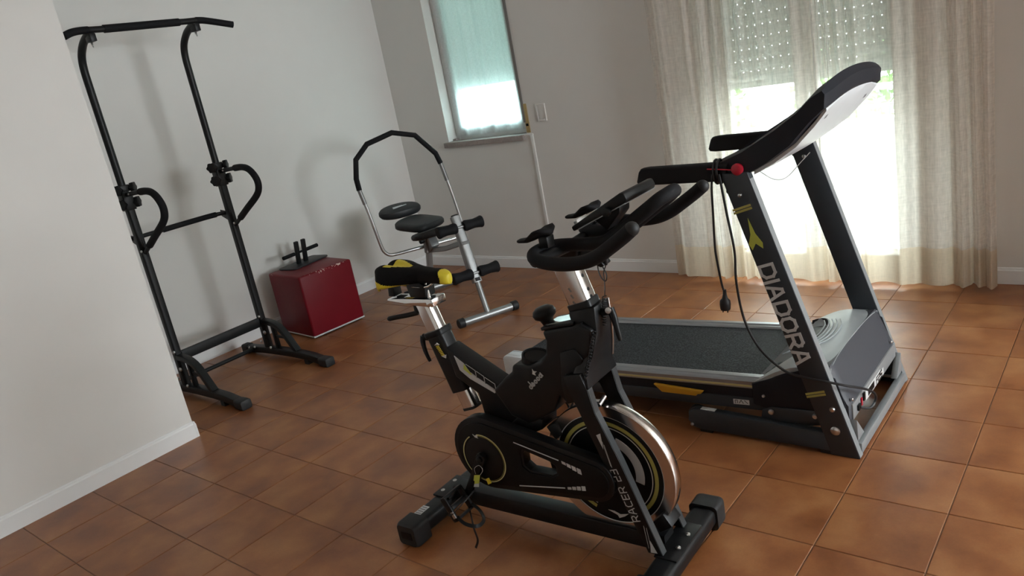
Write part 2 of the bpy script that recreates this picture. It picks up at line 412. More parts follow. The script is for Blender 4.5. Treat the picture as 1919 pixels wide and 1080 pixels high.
def rrect(a, b, r, k=4):
    """rounded rectangle outline, half sizes a, b"""
    o = []
    for cx, cy, s in ((a-r, b-r, 0), (-a+r, b-r, 1), (-a+r, -b+r, 2), (a-r, -b+r, 3)):
        for i in range(k+1):
            t = math.pi/2*(s+i/k); o.append((cx+r*math.cos(t), cy+r*math.sin(t)))
    return o
XZ = lambda a, b, c: (a, c, b)      # polygon in x-z, depth along y
XY = lambda a, b, c: (a, b, c)
YZ = lambda a, b, c: (c, a, b)
GLY = {
 'D': (0.95, [[(0,0),(0,1),(.68,1),(.95,.76),(.95,.24),(.68,0),(0,0)]]), 'I': (0.0, [[(0,0),(0,1)]]),
 'A': (0.98, [[(0,0),(.36,1),(.60,1),(.98,0)], [(.16,.34),(.80,.34)]]),
 'O': (0.98, [[(.24,0),(0,.24),(0,.76),(.24,1),(.74,1),(.98,.76),(.98,.24),(.74,0),(.24,0)]]),
 'R': (0.92, [[(0,0),(0,1),(.70,1),(.92,.82),(.92,.60),(.70,.42),(0,.42)], [(.50,.42),(.94,0)]]),
 'C': (0.90, [[(.9,1),(.22,1),(0,.76),(0,.24),(.22,0),(.9,0)]]), 'E': (0.80, [[(.8,1),(0,1),(0,0),(.8,0)], [(0,.5),(.7,.5)]]),
 '2': (0.80, [[(0,1),(.8,1),(.8,.52),(0,.52),(0,0),(.8,0)]]), '3': (0.80, [[(0,1),(.8,1),(.8,0),(0,0)], [(.15,.5),(.8,.5)]]), ' ': (0.35, []),
 'S': (0.80, [[(.8,1),(0,1),(0,.5),(.8,.5),(.8,0),(0,0)]]), 'F': (0.75, [[(.75,1),(0,1),(0,0)], [(0,.5),(.6,.5)]])}
def word(txt, h, gap, wide=1.0):
    """polylines of a word along +a with letter height h; returns lines and total length"""
    x = 0.0; out = []
    for ch in txt:
        w, ls = GLY[ch]
        for l in ls: out.append([(x+a*h*wide, b*h) for a, b in l])
        x += w*h*wide+gap
    return out, x-gap

# ------------------------------------------------------------------ room shell
XR, YB, YF, ZC = 3.20, 4.405, -1.50, 2.70
XL, XF = -3.76, -4.86
T = 0.3030005; OX, OY = -0.449218, 1.968652
floor_slab = MB().box(-5.2, XR+.2, YF-.2, YB+.3, -0.12, -0.003)
floor = struct('floor', floor_slab, M['grout'])
tb = MB(); g = 0.0016; c = 0.0016; h = T/2-g
tb.add([(-h,-h,-.004),(h,-h,-.004),(h,h,-.004),(-h,h,-.004),(-h,-h,-c),(h,-h,-c),(h,h,-c),(-h,h,-c),(-h+c,-h+c,0),(h-c,-h+c,0),(h-c,h-c,0),(-h+c,h-c,0)],
       [(0,1,5,4),(1,2,6,5),(2,3,7,6),(3,0,4,7),(4,5,9,8),(5,6,10,9),(6,7,11,10),(7,4,8,11),(8,9,10,11)])
tile_me = tb.mesh('tile', M['tile'], smooth=False)
seen = []; rest = MB()
def in_frame(x, y, mrg):
    d = Vector((x, y, -EYE)); zc = d.dot(_f)
    if zc < 0.2: return False
    return abs(d.dot(_r)/zc) < 960/1445.7+mrg and abs(d.dot(_u2)/zc) < 540/1445.7+mrg
for i in range(-16, 13):
    for j in range(-12, 9):
        cx, cy = OX+(i+.5)*T, OY+(j+.5)*T
        if cx-h < XF-.15 or cx-h > XR or cy-h < YF or cy-h > YB: continue
        if cx+h < XL-.1 and cy+h < 1.60: continue
        if in_frame(cx, cy, 0.09): seen.append((cx, cy))
        else: rest.add([(cx+x, cy+y, z) for x, y, z in tb.v], tb.f)
tile_objs = []
for k, (cx, cy) in enumerate(seen):
    o = bpy.data.objects.new('tile', tile_me); COL.objects.link(o); o.parent = floor
    o.location = (cx, cy, random.uniform(-.0006, 0.0)); o.rotation_euler = (random.uniform(-.0012, .0012), random.uniform(-.0012, .0012), random.choice((0, P2, math.pi, -P2)))
rest.build('further_tiles', M['tile'], floor, smooth=False, kind='stuff')

# balcony opening and window opening in the back wall
BX0, BX1, BZ = -2.10, -0.98, 2.35
WX0, WX1, WZ0, WZ1 = -4.285, -3.505, 1.015, 2.35
wb = MB()
wb.box(-5.2, WX0, YB, YB+.30, 0, ZC); wb.box(WX0, WX1, YB, YB+.30, 0, WZ0); wb.box(WX0, WX1, YB, YB+.30, WZ1, ZC)
wb.box(WX1, BX0, YB, YB+.30, 0, ZC); wb.box(BX0, BX1, YB, YB+.30, BZ, ZC); wb.box(BX1, XR+.2, YB, YB+.30, 0, ZC)
struct('wall_back', wb, M['wall'], smooth=False)
wl_ = MB(); wl_.prism([(XF-.03, 1.603), (XF+.045, YB+.01), (-5.2, YB+.01), (-5.2, 1.603)], 0, ZC, XY)
struct('wall_left_far', wl_, M['wall'], smooth=False)
struct('wall_left', MB().box(-5.2, XL, YF-.15, 1.603, 0, ZC), M['wall'], smooth=False)
wr = MB(); RY0, RY1, RZ0, RZ1 = 2.20, 3.90, 0.80, 2.30
wr.box(XR, XR+.15, YF-.15, RY0, 0, ZC); wr.box(XR, XR+.15, RY0, RY1, 0, RZ0); wr.box(XR, XR+.15, RY0, RY1, RZ1, ZC); wr.box(XR, XR+.15, RY1, YB+.3, 0, ZC)
struct('wall_light_block', MB().box(.30, .45, 3.80, YB, 0, ZC), M['wall'], smooth=False)  # added out of view to keep side light off the back wall
struct('wall_right', wr, M['wall'], smooth=False)
wf = MB().box(XL, XR, YF-.15, YF, 0, ZC)
struct('wall_front', wf, M['wall'], smooth=False)
struct('ceiling', MB().box(-5.2, XR+.2, YF-.2, YB+.3, ZC, ZC+.1), M['ceiling'], smooth=False)
# skirting: a flat board with a small stepped lip
def skirt(name, a, b, nx, ny):
    a = Vector((*a, 0)); b = Vector((*b, 0)); nn = Vector((nx, ny, 0)); mb = MB()
    prof = [(0, 0), (.011, 0), (.011, .072), (.007, .078), (.007, .084), (.004, .088), (0, .088)]
    vs = [p+nn*d+Vector((0, 0, z)) for p in (a, b) for d, z in prof]; n = len(prof)
    mb.add(vs, [tuple(range(n)), tuple(range(2*n-1, n-1, -1))]+[(i, (i+1) % n, (i+1) % n+n, i+n) for i in range(n)])
    return struct(name, mb, M['trim'], smooth=False)
skirt('baseboard_left', (XL, YF), (XL, 1.6025), 1, 0)
skirt('baseboard_left_end', (XL+.011, 1.603), (XF, 1.603), 0, 1)
skirt('baseboard_left_far', (XF-.03, 1.614), (XF+.045, YB), 1, 0)
skirt('baseboard_back_left', (XF+.045, YB), (BX0-.02, YB), 0, -1)
skirt('baseboard_back_right', (BX1+.02, YB), (.30, YB), 0, -1)

# ------------------------------------------------------------------ window_1: tall casement in the left of the back wall
def frame_rect(mb, x0, x1, z0, z1, y0, y1, w, wb_=None):
    wb_ = w if wb_ is None else wb_
    mb.box(x0, x0+w, y0, y1, z0, z1); mb.box(x1-w, x1, y0, y1, z0, z1)
    mb.box(x0+w, x1-w, y0, y1, z0, z0+wb_); mb.box(x0+w, x1-w, y0, y1, z1-w, z1); return mb
YW = YB+.10
win = MB(); frame_rect(win, WX0+.001, WX1-.001, WZ0+.001, WZ1-.001, YW-.004, YW+.07, .040)
win1 = struct('window_1', win, M['frame_white'], bevel=.003)
frame_rect(MB(), WX0+.034, WX1-.034, WZ0+.034, WZ1-.034, YW-.010, YW+.045, .065).build('sash', M['frame_white'], win1, bevel=.004)
gk = MB(); gk.box(WX1-.0355, WX1-.030, YW-.004, YW+.011, WZ0+.04, WZ1-.04); gk.box(WX0+.030, WX0+.0355, YW-.004, YW+.011, WZ0+.04, WZ1-.04)
gk.build('gasket', M['darkgasket'], win1)
MB().box(WX0+.09, WX1-.09, YW+.015, YW+.021, WZ0+.09, WZ1-.09).build('pane', M['glass_cool'], win1, smooth=False)
hg = MB()
hg.tube([(WX1-.045, YW-.018, WZ0+.05), (WX1-.045, YW-.018, WZ0+.125)], .008, 10); hg.box(WX1-.062, WX1-.045, YW-.014, YW-.008, WZ0+.06, WZ0+.115)
hg.build('hinge', M['frame_white'], win1)
MB().box(WX0+.004, WX0+.040, YW-.055, YW-.020, WZ0+.001, WZ0+.018).build('stop_block', M['stone'], win1, bevel=.003)
sill = MB().box(-4.318, -3.522, YB-.030, YW+.015, .978, WZ0+.0025)
sill.build('sill', M['stone'], win1, bevel=.003)
rv = MB().box(WX0, WX1, YB+.17, YB+.30, WZ0, WZ0+.012).build('outer_ledge', M['stone'], win1)
# the voile hung on the sash
def cloth(name, m, parent, x0, x1, z0, z1, y, pleat, amp, nx, nz, seed, zfn=None, v0=0.0, full=1.0):
    rnd = random.Random(seed); ph = [rnd.uniform(0, 6.28) for _ in range(4)]
    xs = [x0+(x1-x0)*i/nx for i in range(nx+1)]; zs = [z0+(z1-z0)*j/nz for j in range(nz+1)]
    def yy(x, z):
        t = (z-z0)/max(z1-z0, 1e-6)
        return y+amp*(1-.25*t)*(math.sin(x*pleat+ph[0]+.25*math.sin(3*z+ph[1]))*.6+math.sin(x*pleat*.43+ph[2])*.4+.25*math.sin(x*pleat*2.1+ph[3]))
    mb = MB(); mb.grid([[(x, yy(x, z), z+(zfn(x) if zfn else 0)*(1 if j == 0 else 0)) for x in xs] for j, z in enumerate(zs)])
    o = mb.build(name, m, parent)
    uv = o.data.uv_layers.new(name='UVMap')
    # arc length along the cloth gives u
    us = [0.0]
    for i in range(nx): us.append(us[-1]+math.hypot(xs[i+1]-xs[i], yy(xs[i+1], z0)-yy(xs[i], z0))*full)
    for lp in o.data.loops:
        i = lp.vertex_index % (nx+1); j = lp.vertex_index//(nx+1); uv.data[lp.index].uv = (us[i], zs[j]+v0)
    return o
vo = cloth('voile_curtain', M['voile'], None, WX0+.050, WX1-.060, WZ0+.030, WZ1-.05, YW-.030, 42, .010, 90, 20, 3)
tag(vo, 'white voile curtain stretched over the narrow window sash', 'curtain')

# roller shutter strap, winder, duct and wall plate beside the window
st = MB().box(WX1-.006, WX1+.016, YB-.007, YB-.003, 1.10, 2.46).build('shutter_strap', M['strap']); tag(st, 'grey shutter strap running up beside the narrow window', 'strap')
wd = thing('strap_winder', 'brass shutter strap winder plate at the window corner', 'winder', (-3.480, YB, 1.125))
MB().box(-.0165, .0165, -.007, 0, -.100, .105).build('plate', M['brass'], wd, bevel=.002)
MB().box(-.011, .011, -.009, -.006, -.052, -.034).build('slot', M['print_black'], wd, label='dark strap slot')
for z in (-.078, .085): MB().lathe([(0.0005, -.009), (.005, -.009), (.005, -.006)], (0, 0, z), (0, 1, 0), 10).build('screw', M['brass'], wd)
duct = MB().box(-3.470, -3.446, YB-.010, YB, .088, 1.005)
struct('trim_1', duct, M['duct'], bevel=.002)
struct('trim_2', MB().box(-3.522, -3.446, YB-.008, YB, 1.006, 1.016), M['duct'])
wp = thing('blank_wall_plate', 'pale blank switch plate on the wall right of the brass winder', 'wall plate', (-3.343, YB, 1.155))
frame_rect(MB(), -.040, .040, -.060, .060, -.008, 0, .012).build('plate_frame', M['wall'], wp, bevel=.0008)
MB().box(-.028, .028, -.005, 0, -.048, .048).build('blank_insert', M['wall'], wp, bevel=.002)

# ------------------------------------------------------------------ door_1: glazed balcony doors behind the curtains
YD = YB+.08
dr = MB(); dr.box(BX0+.001, BX0+.055, YD, YD+.07, .001, BZ-.001); dr.box(BX1-.055, BX1-.001, YD, YD+.07, .001, BZ-.001); dr.box(BX0+.055, BX1-.055, YD, YD+.07, BZ-.056, BZ-.001)
door = struct('door_1', dr, M['frame_white'], bevel=.003)
mid = (BX0+BX1)/2
for x0, x1 in ((BX0+.050, mid-.002), (mid+.002, BX1-.050)):
    lf = frame_rect(MB(), x0, x1, .012, BZ-.055, YD-.015, YD+.040, .062, .11).build('door_leaf', M['frame_white'], door, bevel=.004)
    MB().box(x0+.060, x1-.060, YD+.010, YD+.016, .12, BZ-.115).build('pane', M['glass'], lf, smooth=False)
hd = MB(); hd.box(mid+.012, mid+.040, YD-.022, YD-.015, 1.00, 1.14); hd.tube([(mid+.026, YD-.022, 1.07), (mid+.026, YD-.055, 1.07), (mid+.026, YD-.060, 1.05), (mid+.026, YD-.060, .97)], .008, 8)
hd.build('door_handle', M['bolt'], door)
MB().box(BX0, BX1, YB-.005, YB+.30, -.002, .010).build('threshold', M['stone'], door, bevel=.002)

# ------------------------------------------------------------------ roller shutters, every slat a part
def shutter(name, label, x0, x1, zb, zt, y, sm='slat'):
    th = thing(name, label, 'shutter', ((x0+x1)/2, y, zb), 0)
    w = (x1-x0)/2; pitch = .065; mb = MB()
    prof = [(.0, .0), (-.010, .010), (-.0135, .030), (-.010, .050), (.0, .0595), (.004, .0595), (.004, .0)]
    mb.add([(sx*w, d, z) for sx in (-1, 1) for d, z in prof], [tuple(range(7)), tuple(range(13, 6, -1))]+[(i, (i+1) % 7, (i+1) % 7+7, i+7) for i in range(7)])
    x = -w
    while x < w:                                   # hooked lip, pierced by light slots
        mb.box(x, min(x+.0395, w), 0, .004, .0595, pitch); x += .046
    me = mb.mesh('slat', M[sm]); n = int((zt-zb)/pitch)
    for k in range(n):
        o = bpy.data.objects.new('slat', me); COL.objects.link(o); o.parent = th; o.location = (0, 0, .02+k*pitch)
    MB().box(-w, w, -.006, .008, -.012, .020).build('end_bar', M['slat'], th, bevel=.002)
    MB().box(-w, w, .030, .04, zt-zb+.0, zt-zb+.06).build('roll_edge', M['slat'], th)
shutter('roller_shutter', 'half lowered pale roller shutter behind the wide balcony door', BX0+.02, BX1-.02, 1.135, 2.27, YB+.20)
shutter('roller_shutter', 'half lowered greenish roller shutter behind the narrow window', WX0+.015, WX1-.015, 1.405, 2.27, YB+.20, 'slat_thin')

# ------------------------------------------------------------------ the two sheer curtains
HZ = .225
def curtain(label, x0, x1, seed, dense):
    th = thing('sheer_curtain', label, 'curtain', ((x0+x1)/2, 4.285, .02), 0, group='sheer curtains at the balcony door', world=True)
    for nm, m, z0, z1, nz in (('sheer_panel', M['curtain'], HZ, 2.50, 26), ('hem_band', M['hem'], .026, HZ, 6)):
        rnd = random.Random(seed); wob = [rnd.uniform(0, 6.28) for _ in range(6)]
        nx = 300; xs = []; 
        mb = MB(); rows = []; us = []
        for j in range(nz+1):
            z = z0+(z1-z0)*j/nz; row = []
            for i in range(nx+1):
                t = i/nx
                s = dense(t)                        # 0 loose .. 1 gathered
                x = x0+(x1-x0)*t
                ph = 30*t+9*math.sin(2.2*t*math.pi+wob[0])
                y = 4.285+(.022+.014*s)*math.sin(ph)*(1-.12*z)+.008*math.sin(ph*.37+wob[1])+(.004+.006*s)*math.sin(ph*2.9+wob[2]+.3*z)
                x += .010*math.sin(ph*1.0+1.2+wob[3])*s+.006*math.sin(1.7*z+9*t)
                zz = z
                if nm == 'hem_band' and j == 0: zz += .006*math.sin(ph*.5+wob[4])
                row.append((x, y, zz))
            rows.append(row)
        mb.grid(rows); o = mb.build(nm, m, th); uv = o.data.uv_layers.new(name='UVMap')
        base = rows[0]; us = [0.0]
        for i in range(nx): us.append(us[-1]+math.dist(base[i][:2], base[i+1][:2]))
        for lp in o.data.loops:
            i = lp.vertex_index % (nx+1); j = lp.vertex_index//(nx+1); uv.data[lp.index].uv = (us[i]+seed, z0+(z1-z0)*j/nz)
curtain('sheer linen curtain left of the meeting folds, behind the treadmill handles', -2.385, -1.432, 11, lambda t: max(0, 1-t/.36)**.6*.9+max(0, (t-.90)/.10)*.8)
curtain('sheer linen curtain right of the meeting folds, beside the white wall at right', -1.424, -0.612, 23, lambda t: max(0, 1-t/.12)*.8+max(0, (t-.55)/.45)**.6*.95)
rod = thing('curtain_rod', 'white curtain rod carrying the two sheer curtains', 'curtain rod', (-1.5, 4.30, 2.53), 0)
MB().tube([(-.98, 0, 0), (.98, 0, 0)], .011, 12).build('rod', M['frame_white'], rod)
for x in (-.9, .9): MB().tube([(x, 0, 0), (x, .105, 0)], .008, 8).build('bracket', M['frame_white'], rod)

# ------------------------------------------------------------------ outside
struct('balcony_floor', MB().box(-6.5, 4.5, YB+.30, 5.75, -.25, -.02), M['terrace'], smooth=False)
struct('parapet', MB().box(-6.5, 4.5, 5.62, 5.74, -.02, .72), M['parapet'], smooth=False)
fac = MB(); fac.box(-30, 14, 17.0, 17.4, -3.3, 7.5)
fo = thing('neighbour_house', 'pale house across the garden behind the shrubs outside', 'building', (-8, 17.2, -3.3), 0, world=True)
fac.build('facade', M['house'], fo, smooth=False)
for k in range(7):
    for zz in (-1.6, 1.4, 4.4):
        f_ = frame_rect(MB(), -14.6+k*3.1, -13.4+k*3.1, zz, zz+1.5, 16.94, 17.02, .09).build('window_frame', M['frame_white'], fo)
        MB().box(-14.52+k*3.1, -13.48+k*3.1, 16.985, 16.995, zz+.08, zz+1.42).build('pane', M['housepane'], f_)
struct('ground', MB().box(-40, 30, 5.75, 60, -3.4, -3.2), M['terrace'], smooth=False)
rl = thing('balcony_railing', 'white railing with two bars on the balcony parapet outside', 'railing', (-1.5, 5.68, .72), 0, world=True)
MB().box(-6.4, 2.9, 5.655, 5.705, .905, .945).build('top_rail', M['parapet'], rl, bevel=.004)
MB().box(-6.4, 2.9, 5.665, 5.695, .790, .812).build('lower_rail', M['parapet'], rl, bevel=.004)
for k in range(8): MB().box(-6.2+k*1.25, -6.165+k*1.25, 5.665, 5.695, .72, .905).build('post', M['parapet'], rl)
def shrub(label, x, y, z0, r, hgt, seed):
    rnd = random.Random(seed); th = thing('shrub', label, 'shrub', (x, y, z0), 0, group='green shrubs beyond the balcony railing'); mb = MB()
    for _ in range(900):
        a = rnd.uniform(0, 6.28); q = rnd.random()**.4; zz = rnd.random()
        p = Vector((math.cos(a)*r*q*math.sin(.3+2.6*zz), math.sin(a)*r*q*math.sin(.3+2.6*zz), zz*hgt+.5))
        u = Vector((rnd.gauss(0, 1), rnd.gauss(0, 1), rnd.gauss(0, 1))).normalized(); w_ = u.orthogonal().normalized(); l = rnd.uniform(.10, .2)
        mb.add([p, p+u*l*.5+w_*l*.25, p+u*l, p+u*l*.5-w_*l*.25], [(0, 1, 2, 3)])
    mb.build('foliage', M['leaf'], th, kind='stuff')
    MB().tube([(0, 0, 0), (.02, 0, hgt*.6), (.0, .02, hgt*.8)], [.06, .045, .02], 8).build('trunk', M['strap'], th)
for k, (x, y, nm) in enumerate(((-5.25, 11.6, 'leftmost'), (-4.1, 12.4, 'middle'), (-2.95, 11.4, 'rightmost'))):
    shrub(nm+' of the three green shrubs beyond the balcony railing', x, y, -3.2, .55, 3.55, k)

# ================================================================== power tower (pull-up and dip station)
pt = thing('power_tower', 'tall black pull up and dip station standing against the left wall', 'exercise station', (-4.40, 2.21, 0))
HW = .292
sq = lambda a, b, r=.006: rrect(a, b, r, 2)
for s in (-1, 1):
    y = s*HW
    MB().sweep([(0, y, .055), (0, y, 1.245)], rrect(.0215, .0215, .010, 3), up=(1, 0, 0)).build('lower_post', M['black_metal'], pt)
    up = MB().tube([(0, y, 1.10), (0, y, 1.60)]+smooth_path([(0, y, 1.62), (0, y, 1.80), (.004, y, 1.90), (.028, y, 1.965), (.080, y, 2.012), (.135, y, 2.038), (.205, y, 2.058)], 5), .020, 14)
    upo = up.build('upper_post', M['black_metal'], pt)
    MB().box(.165, .225, y-.016, y+.016, 2.012, 2.052).build('bar_saddle', M['black_metal'], upo, bevel=.004)
    MB().lathe([(.0005, -.03), (.006, -.03), (.006, .0), (.003, .0), (.003, .014)], (.188, y, 2.0), (0.3, 0, -1), 8).build('bolt', M['bolt'], upo)
    MB().sweep([(0, y, 1.238), (0, y, 1.275)], sq(.028, .028), up=(1, 0, 0)).build('post_collar', M['black_plastic'], pt, bevel=.003)
    # sleeve that carries the dip handle, with its four star knobs
    sl = MB().sweep([(0, y, 1.135), (0, y, 1.232)], sq(.030, .030), up=(1, 0, 0)).build('handle_sleeve', M['black_metal'], pt, bevel=.002)
    for z in (1.252, 1.172):
        for d in (-1, 1):
            kb = MB(); n = 24
            pr = []
            for k in range(n):
                a = 2*math.pi*k/n; r = .0295+.0035*math.cos(6*a); pr.append((r*math.cos(a), r*math.sin(a)))
            ka = Vector((.72, d*.69, 0)).normalized(); ks = Vector((0, 0, 1)).cross(ka); ko = Vector((.012, y+d*.036, z))
            kb.prism(pr, .004, .026, lambda a, b, c: ko+ks*a+Vector((0, 0, 1))*b+ka*c); kb.tube([ko-ka*.022, ko+ka*.006], .010, 10)
            kb.build('star_knob', M['black_plastic'], pt, bevel=.003)
    # dip handle
    hp = smooth_path([(.028, y, 1.222), (.13, y, 1.229), (.26, y, 1.234), (.335, y, 1.214), (.383, y, 1.155), (.378, y, 1.085), (.32, y, 1.015), (.22, y, .955), (.10, y, .900), (.020, y, .865)], 6)
    hp = smooth_path([(.028, y, 1.222), (.15, y, 1.230), (.27, y, 1.233), (.340, y, 1.212), (.385, y, 1.158), (.382, y, 1.105), (.335, y, 1.058), (.20, y, .985), (.10, y, .930), (.022, y, .888)], 6)
    dh = MB().tube(hp, .0125, 12).build('dip_handle', M['black_metal'], pt)
    MB().tube(hp[8:49], .0195, 12).build('foam_grip', M['foam'], dh)
    MB().ell((.034, y+.006*s-.02, .900), (.008, .006, .008), 8, 6).build('bolt', M['bolt'], dh)
    MB().ell((.075, y-.012, 1.226), (.006, .006, .006), 8, 6).build('bolt', M['bolt'], dh)
    # backward bracket carrying the cross bar
    br = MB(); br.prism([(.024, .985), (.024, .86), (-.026, .845), (-.030, .915), (-.100, .945), (-.100, .985), (-.03, .975)], y-.004*s-.003, y-.004*s+.003, XZ)
    br.build('bar_bracket', M['black_metal'], pt, bevel=.001)
    # foot
    fp = smooth_path([(-.275, y, .032), (-.18, y, .036), (-.05, y, .045), (.12, y, .050), (.30, y, .050), (.43, y, .046), (.50, y, .038), (.56, y, .030), (.600, y, .026)], 4)
    ft = MB().sweep(fp, sq(.026, .022), up=(0, 0, 1)).build('foot', M['black_metal'], pt)
    MB().loft([[(x, y+a*k, .027*1.0+b) for a, b in rrect(.031, .027, .012, 3)] for x, k in ((.545, 1), (.60, 1.12), (.628, 1.05))]).build('rubber_cap', M['rubber'], ft, bevel=.004)
    MB().loft([[(x, y+a, .030+b) for a, b in rrect(.030, .030, .012, 3)] for x in (-.300, -.235)]).build('rubber_cap', M['rubber'], ft, bevel=.006)
    MB().box(.40, .44, y-.028, y+.028, .0, .028).build('floor_pad', M['rubber'], ft)
    # curved brace and short strut
    bp = smooth_path([(.015, y, .245), (.075, y, .243), (.140, y, .232), (.195, y, .205), (.235, y, .165), (.275, y, .115), (.315, y, .065)], 4)
    MB().sweep(bp, sq(.017, .021), up=(0, 1, 0)).build('curved_brace', M['black_metal'], pt)
    MB().box(.098, .122, y-.013, y+.013, .068, .225).build('strut', M['black_metal'], pt, bevel=.003)
    MB().box(.120, .205, y-.006, y+.006, .142, .160).build('gusset', M['black_metal'], pt)
    for (x, z, r) in ((.028, .285, .010), (.040, .178, .013), (.062, .075, .010), (-.20, .048, .009), (-.13, .060, .009), (-.03, .110, .009)):
        MB().ell((x, y-.027, z), (r, .008, r), 10, 7).build('bolt', M['bolt'], pt)
# pull up bar with drooping ends, foam in the middle
zb = 2.070; bx = .195
pb = smooth_path([(bx+.032, -.432, zb-.022), (bx+.022, -.385, zb-.006), (bx+.006, -.32, zb+.001), (bx, -.22, zb), (bx, 0, zb), (bx, .24, zb), (bx+.004, .33, zb-.001), (bx+.018, .40, zb-.016), (bx+.045, .505, zb-.046)], 6)
pbo = MB().tube(pb, .0165, 14).build('pull_up_bar', M['black_metal'], pt)
MB().tube([(bx, -.215, zb), (bx, .205, zb)], .0205, 14).build('foam_grip', M['foam'], pbo)
MB().tube(pb[:15], .0185, 12).build('foam_grip', M['foam'], pbo); MB().tube(pb[-15:], .0185, 12).build('foam_grip', M['foam'], pbo)
cb = smooth_path([(-.045, HW-.004, .965), (-.075, HW-.04, .966), (-.095, HW-.12, .966), (-.098, 0, .966), (-.095, -HW+.10, .966), (-.094, -HW-.006, .966)], 6)
cbo = MB().tube(cb, .0125, 12).build('cross_bar', M['black_metal'], pt); MB().tube(cb[7:22], .0165, 12).build('foam_grip', M['foam'], cbo)
MB().sweep([(.0, -HW+.024, .243), (.0, HW-.024, .243)], sq(.013, .030), up=(0, 0, 1)).build('lower_brace', M['black_metal'], pt)
MB().tube([(-.165, -HW+.02, .040), (-.165, HW-.02, .040)], .0135, 12).build('floor_rod', M['black_metal'], pt)

# ================================================================== red box and the foot holder on it
rb = thing('vinyl_box', 'worn dark red vinyl cube against the left wall with chipped edges', 'box', (-4.513, 3.026, 0), math.radians(-5.4))
vb = MB().box(-.209, .209, -.209, .209, .012, .441).build('body', M['vinyl'], rb, bevel=.014, seg=3)
MB().sweep([(-.202, -.202, .014), (.202, -.202, .014), (.202, .202, .014), (-.202, .202, .014)], rrect(.010, .006, .005, 3), closed=True).build('bottom_piping', M['print_grey'], rb, label='pale piping along the bottom edge')
MB().box(-.192, .192, -.192, .192, .0, .014).build('base', M['print_black'], rb, label='dark base board')
fh = thing('foot_holder', 'black steel foot holder with cross bar lying on the red box', 'foot holder', (-4.650, 3.085, .441), math.radians(8))
MB().prism([(x*1.0, y) for x, y in rrect(.088, .170, .030, 5)], 0, .010, XY).build('base_plate', M['pad'], fh, bevel=.002)
for y in (-.034, .034):
    p = MB().sweep([(-.012, y, .009), (.012, y, .168)], rrect(.011, .016, .004, 2), up=(0, 1, 0)).build('upright', M['black_metal'], fh, bevel=.002)
cbr = MB().tube([(-.004, -.165, .086), (-.004, .165, .086)], .0085, 12).build('cross_bar', M['black_metal'], fh)
for a, b in ((-.165, -.062), (.062, .165)): MB().tube([(-.004, a, .086), (-.004, b, .086)], .0135, 14).build('foam_grip', M['foam'], cbr)

# ================================================================== abdominal trainer (local: x = across, y = backwards, z = up)
ab = thing('abdominal_trainer', 'silver abdominal trainer with black padded hoop and roller pads in the corner', 'exercise machine', (-3.262, 3.392, 0), math.atan2(.9165, .40))
MB().tube([(-.205, 0, .030), (.205, 0, .030)], .0235, 18).build('foot_bar', M['silver'], ab)
for x in (-1, 1): MB().lathe([(.0255, 0), (.031, .003), (.031, .040), (.026, .045)], (x*.170, 0, .031), (x, 0, 0), 18).build('end_cap', M['rubber'], ab)
lean = math.tan(math.radians(20))
def upr(z, dy=0.0): return (0, (z-.03)*lean+dy, z)
po = MB().tube([upr(.045), upr(.270)], .0185, 14).build('front_post', M['silver'], ab)
MB().tube([upr(.240), upr(.262)], .030, 16).build('collar', M['rubber'], ab)
mp = MB().sweep([upr(.235), upr(.655)], rrect(.030, .024, .012, 3), up=(0, 1, 0)).build('main_post', M['silver'], ab)
MB().tube([upr(.652), upr(.664)], .024, 14).build('post_cap', M['rubber'], mp)
MB().sweep([upr(.30, .052), upr(.575, .030)], rrect(.022, .016, .006, 3), up=(0, 1, 0)).build('rear_post', M['silver'], ab)
def roller(z, dy, hw):
    y0 = (z-.03)*lean+dy
    r = MB().tube([(-hw, y0, z), (hw, y0, z)], .009, 10).build('roller_axle', M['silver'], ab)
    for s in (-1, 1):
        pr = [(.012, .024), (.031, .026), (.0365, .040), (.0325, .075), (.0310, .10), (.0355, hw-.025), (.0395, hw-.008), (.036, hw), (.010, hw+.002)]
        MB().lathe(pr, (0, y0, z), (s, 0, 0), 18).build('foam_roller', M['foam'], r)
roller(.300, -.028, .160); roller(.590, -.028, .158)
# beam running back under the pads
bm_ = MB().sweep([(0, .165, .49), (0, .50, .405), (0, .90, .335)], rrect(.016, .017, .006, 3), up=(0, 0, 1)).build('seat_beam', M['silver'], ab)
MB().sweep([(-.0, .86, .36), (-.0, .99, .035)], rrect(.020, .020, .006, 3), up=(0, 1, 0)).build('rear_leg', M['silver'], ab)
MB().tube([(-.205, .99, .030), (.205, .99, .030)], .0235, 18).build('rear_foot_bar', M['silver'], ab)
for x in (-1, 1): MB().lathe([(.0255, 0), (.031, .003), (.031, .040), (.026, .045)], (x*.170, .99, .031), (x, 0, 0), 18).build('end_cap', M['rubber'], ab)
for x in (-.040, .030): MB().sweep([(x, .80, .345), (x*.8, .78, .52)], rrect(.013, .016, .004, 2), up=(0, 1, 0)).build('pad_bracket', M['silver'], ab)
lk = MB(); lk.prism([(.70, .40), (.82, .33), (.85, .38), (.74, .46)], -.030, .030, lambda a, b, c: (c, a, b)); lk.build('pivot_plate', M['silver'], ab, bevel=.002)
MB().lathe([(.006, 0), (.018, .004), (.021, .020), (.018, .034), (.004, .036)], (-.062, .74, .45), (-1, -.2, 0), 14).build('lock_knob', M['black_plastic'], ab)
MB().prism([(.13, .485), (.17, .525), (.195, .515), (.165, .465)], -.028, .028, lambda a, b, c: (c, a, b)).build('post_bracket', M['silver'], ab, bevel=.002)
